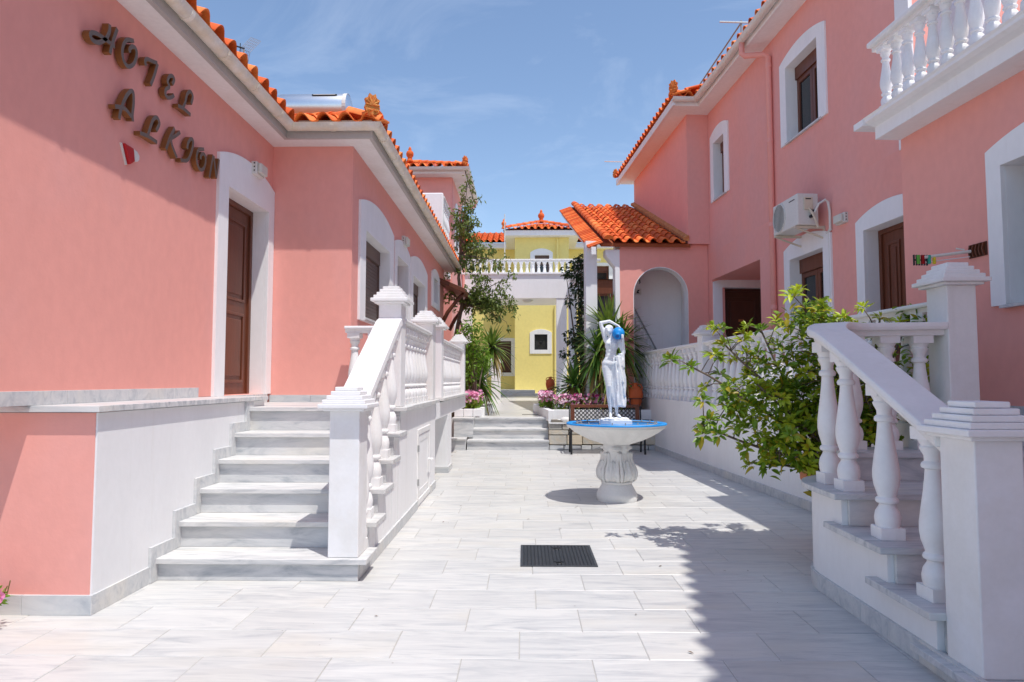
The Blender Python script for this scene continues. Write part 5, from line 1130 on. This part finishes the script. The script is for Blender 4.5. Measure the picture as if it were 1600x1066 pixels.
def yucca(base, heads, label, ln=.6, n=60, wd=.05, low=-.5, seed=1):
    rn = random.Random(seed); t = empty('yucca', base, label=label, cat='plant', group='yuccas in the flower beds'); tr = MB()
    for (hx, hy, hz, k_) in heads:
        tr.tube([(hx * .2, hy * .2, -.1), (hx * .6, hy * .6, hz * .5), (hx, hy, hz)], [.07, .06, .045], 7)
        mb = MB(); sword_head(mb, (hx, hy, hz), int(n * k_), ln * k_, wd, rn, low, .82); obj('leaf_head', mb, ['leaf_sword', 'leaf_dry'], t, smooth=True, fix=False)
    obj('stem', tr, 'bark', t, smooth=True); return t
yucca((-1.40, 15.9, .75), [(.10, 0, .95, 1.0), (.62, .2, 1.45, .8), (-.25, .3, .8, 1.0), (.35, -.2, .6, .9)], 'bushy yucca with drooping sword leaves left of the path, behind the terrace balustrade', .85, 110, .055, -.75, 3)
yucca((1.10, 14.75, .72), [(0, 0, .55, 1.0)], 'single headed bright yucca in the right bed behind the flowers', .75, 80, .055, -.35, 5)
yucca((1.86, 14.62, .72), [(0, 0, 1.75, 1.05), (-.25, .0, 1.25, 1.0), (.22, .0, 1.45, 1.0), (.05, -.1, .8, .95)], 'large multi headed yucca behind the statue', .90, 150, .06, -.85, 6)

# --- leafy shrubs, the vine and the tree
def foliage(mb, blobs, rn, size, dens, droop=.3, seg=2):
    for (x, y, z, rx, ry, rz) in blobs:
        n = int(dens * (rx * ry * rz) ** (2 / 3) * 22 / (size ** 2)) + 20
        for _ in range(n):
            v = rdir(rn); q = rn.random() ** .45; p = Vector((x + v.x * rx * q, y + v.y * ry * q, z + v.z * rz * q)); d = (v + rdir(rn) * .9 + Vector((0, 0, -.2))).normalized(); l_ = size * rn.uniform(.6, 1.25)
            leaf(mb, p, d, rdir(rn), l_, l_ * .55, droop, seg)
def bush(name, label, base, blobs, m, size, dens, seed, cat='shrub', group=None, branches=True):
    rn = random.Random(seed); t = empty(name, base, label=label, cat=cat, group=group); mb = MB(); foliage(mb, blobs, rn, size, dens); obj('foliage', mb, m, t, smooth=True, fix=False)
    if branches:
        tr = MB()
        for (x, y, z, *_r) in blobs: tr.tube([(0, 0, -.15), (x * .45, y * .45, z * .5), (x, y, z)], [.03, .02, .008], 5)
        obj('stem', tr, 'bark', t, smooth=True)
    return t
bush('bush', 'bright green bush behind the left terrace balustrade', (-1.08, 15.05, .8), [(-.1, 0, 1.0, .26, .25, .3), (.02, 0, 1.4, .25, .25, .3), (-.25, .05, 1.5, .28, .25, .32), (-.1, 0, 1.85, .22, .2, .24), (-.2, 0, .6, .25, .22, .25), (.18, .05, 1.1, .18, .18, .22)], 'leaf_bright', .095, 1.1, 8)
bush('climbing_vine', 'tall dark green climber rising in front of the white column', (1.40, 16.3, .72), [(-.02, 0, 1.9, .14, .14, .3), (.0, 0, 2.3, .16, .16, .3), (.02, 0, 2.65, .17, .16, .3), (-.03, 0, 3.0, .24, .2, .28), (-.08, 0, 3.3, .28, .2, .25), (-.10, 0, 3.55, .18, .14, .16), (.0, 0, 3.66, .08, .08, .12), (.08, 0, 1.6, .30, .25, .32), (-.22, 0, 1.75, .22, .18, .22), (.1, 0, 1.2, .32, .3, .32), (.35, 0, 1.45, .2, .2, .3), (.42, 0, 1.8, .1, .1, .24), (-.42, 0, 1.35, .12, .1, .08), (-.38, 0, 3.35, .09, .1, .16), (-.3, 0, 2.65, .06, .06, .14)], 'leaf_dark', .09, 1.7, 9)
bush('dark_bush', 'low dark bush at the back of the right flower bed', (.85, 15.6, .7), [(0, 0, .35, .3, .3, .3), (.3, 0, .5, .35, .3, .4), (.75, 0, .45, .35, .3, .35), (1.2, 0, .4, .3, .3, .35)], 'leaf_dark', .08, .4, 10)
bush('low_bush', 'small green bush spilling over the left planter kerb', (-1.14, 14.75, .78), [(0, 0, .13, .22, .25, .18), (-.25, .1, .15, .2, .2, .18), (.02, .6, .10, .14, .2, .14)], 'leaf_bright', .05, .6, 11)
# the airy tree
rn = random.Random(33); tree = empty('thin_tree', (-1.75, 17.2, .75), label='thin branching tree with sparse leaves between the left house and the bridge', cat='tree')
tr = MB(); cr_ = MB()
tp = [(0, 0, -.1), (.12, 0, .9), (-.02, .1, 1.8), (.14, .1, 2.6), (.06, .0, 3.3), (.1, .0, 3.9)]
tr.tube(tp, [.075, .065, .055, .05, .04, .03], 8); tr.tube([(.05, 0, .2), (.42, -.1, .9), (.30, -.05, 1.6), (.1, .05, 2.2)], [.045, .04, .035, .03], 7)
ends = [(.15, 0, 5.0), (.45, -.2, 4.7), (.75, .1, 4.1), (1.1, -.2, 3.7), (1.35, 0, 3.3), (1.5, .1, 2.8), (1.2, 0, 2.5), (.7, .1, 3.7), (.2, .1, 4.7), (1.2, .1, 3.0), (1.45, 0, 2.45), (1.1, 0, 2.45), (.8, .2, 2.6), (.6, -.2, 3.2), (.3, .1, 4.3), (.9, .1, 3.3), (1.3, -.1, 2.15), (.25, -.2, 5.6), (.55, .0, 5.3), (.35, .1, 3.6), (1.0, 0, 2.9), (.0, -.1, 3.5), (-.15, 0, 2.9), (.3, -.1, 6.0)]
for e in ends:
    e = Vector(e); s0 = Vector(tp[3 if e.z < 3.4 else 5]); m_ = s0.lerp(e, .5) + Vector((rn.uniform(-.12, .12), rn.uniform(-.1, .1), rn.uniform(0, .25))); P = [s0 * (1 - t) ** 2 + m_ * 2 * t * (1 - t) + e * t * t for t in [i / 6 for i in range(7)]]; tr.tube(P, [.022 - .0028 * i for i in range(7)], 5)
    for _ in range(14):
        t = rn.randint(2, 6); q = P[t] + rdir(rn) * rn.uniform(.08, .30); tr.tube([P[t], q], [.006, .003], 4)
        for k in range(13): v = q + rdir(rn) * rn.uniform(.01, .13); leaf(cr_, v, rdir(rn) + Vector((0, 0, -.3)), rdir(rn), rn.uniform(.06, .11), .055, .3, 2)
obj('trunk', tr, 'bark', tree, smooth=True); obj('crown', cr_, 'leaf_tree', tree, smooth=True, fix=False)

# --- flower beds (uncountable blossoms)
def flowers(name, label, spots, mats_, seed, n, size, hz, green):
    rn = random.Random(seed); mb = MB(); gl = MB()
    for (x0, x1, y0, y1, z0) in spots:
        for _ in range(n):
            x, y_ = rn.uniform(x0, x1), rn.uniform(y0, y1); z = z0 + hz * (.35 + .65 * rn.random() ** .7); mb.mi = rn.choice((0, 0, 0, 1, 1, 1, 2)) if len(mats_) > 2 else rn.choice((0, 1))
            nrm = (rdir(rn) * .55 + Vector((0, -.75, .55))).normalized(); a = nrm.orthogonal().normalized(); b_ = nrm.cross(a); c_ = Vector((x, y_, z)); r = size * rn.uniform(.7, 1.2); vs = [c_]
            for k in range(10):
                q = r * (1.0 if k % 2 == 0 else .72); th = 2 * math.pi * k / 10; vs.append(c_ + (a * math.cos(th) + b_ * math.sin(th)) * q + nrm * q * .35)
            mb.add(vs, [(0, k + 1, (k + 1) % 10 + 1) for k in range(10)])
        for _ in range(int(n * green)):
            p = Vector((rn.uniform(x0, x1), rn.uniform(y0, y1), z0 + hz * .75 * rn.random())); d = (rdir(rn, -.1) + Vector((0, -.4, .5))).normalized(); leaf(gl, p, d, rdir(rn), size * 1.8, size * .7, .3, 2)
    o = obj(name, mb, mats_, fix=False, smooth=False); tag(o, label, 'flowers', kind='stuff'); q = obj('flower_leaves', gl, 'leaf_bright', fix=False); tag(q, 'fresh green leaves under the blossoms', 'leaves', kind='stuff')
flowers('pink_flowers', 'dense pink and white petunias in the right bed', [(.62, 2.25, 14.16, 14.75, .76), (.35, .62, 14.9, 16.2, .80)], ['petal_pink', 'petal_white', 'petal_magenta'], 3, 520, .036, .36, 2.0)
flowers('pink_flowers', 'pink petunias in the left bed', [(-1.32, -.93, 14.95, 17.2, .84), (-1.35, -1.02, 14.6, 15.1, .80)], ['petal_pink', 'petal_white', 'petal_pink'], 4, 330, .045, .34, 1.6)
# --- single pink blossom plant at the left edge
pf = empty('flowering_plant', (-2.95, 3.84, 0), label='pink blossom with yellow eye at the left edge beside the podium', cat='plant'); rn = random.Random(5)
obj('pot', MB().lathe([(.07, 0), (.11, .16), (.125, .17), (.125, .20), (.11, .2)], 18, (-.21, 0, 0)), 'terracotta_pale', pf, smooth=True)
gl = MB()
for k in range(90):
    d = (rdir(rn, -.1) + Vector((.25, -.2, .5))).normalized(); leaf(gl, Vector((-.08, -.01, .13)) + d * rn.uniform(0, .09), d, rdir(rn), rn.uniform(.03, .06), .02, .4, 2)
obj('leaves', gl, 'leaf_bright', pf, fix=False); stem = MB()
for k in range(5): stem.tube([(-.1, 0, .12), (-.05 + .02 * k, -.02, .2), (.0 + .015 * k, -.04, .16 + .03 * k)], .003, 4)
obj('stem', stem, 'leaf_dry', pf)
for q, (x, z, r) in enumerate(((.015, .20, .042), (-.07, .235, .04))):
    fm = MB(); vs = [(x, -.06, z)]
    for k in range(20): rr_ = r * (1 - .16 * abs(math.sin(k * math.pi / 4))); vs.append((x + rr_ * math.cos(R(18 * k)), -.068 + .006 * math.sin(k * 1.57), z + rr_ * math.sin(R(18 * k))))
    fm.add(vs, [(0, k + 1, (k + 1) % 20 + 1) for k in range(20)]); bl = obj('blossom', fm, 'petal_pink', pf, fix=False); obj('eye', MB().lathe([(.012, 0), (.009, .006), (0, .008)], 10, cap=False), 'flower_eye', bl, M=Matrix.Translation((x, -.066, z)) @ Matrix.Rotation(R(90), 4, 'X'))

# --- bits of dry leaf and grit lying on the paving
rn = random.Random(77); lt2 = MB()
for _ in range(70):
    x, y_ = rn.uniform(-2.2, 1.9), rn.uniform(2.6, 9.0); a = rn.uniform(0, 6.28); r = rn.choice((.004, .005, .006, .012, .016)); d = Vector((math.cos(a), math.sin(a), .15))
    leaf(lt2, (x, y_, .004), d, (0, 0, 1), r * 2.2, r, .0, 2)
tag(obj('leaf_litter', lt2, 'bark', fix=False), 'scattered bits of dry leaf and grit on the paving', 'litter', kind='stuff')
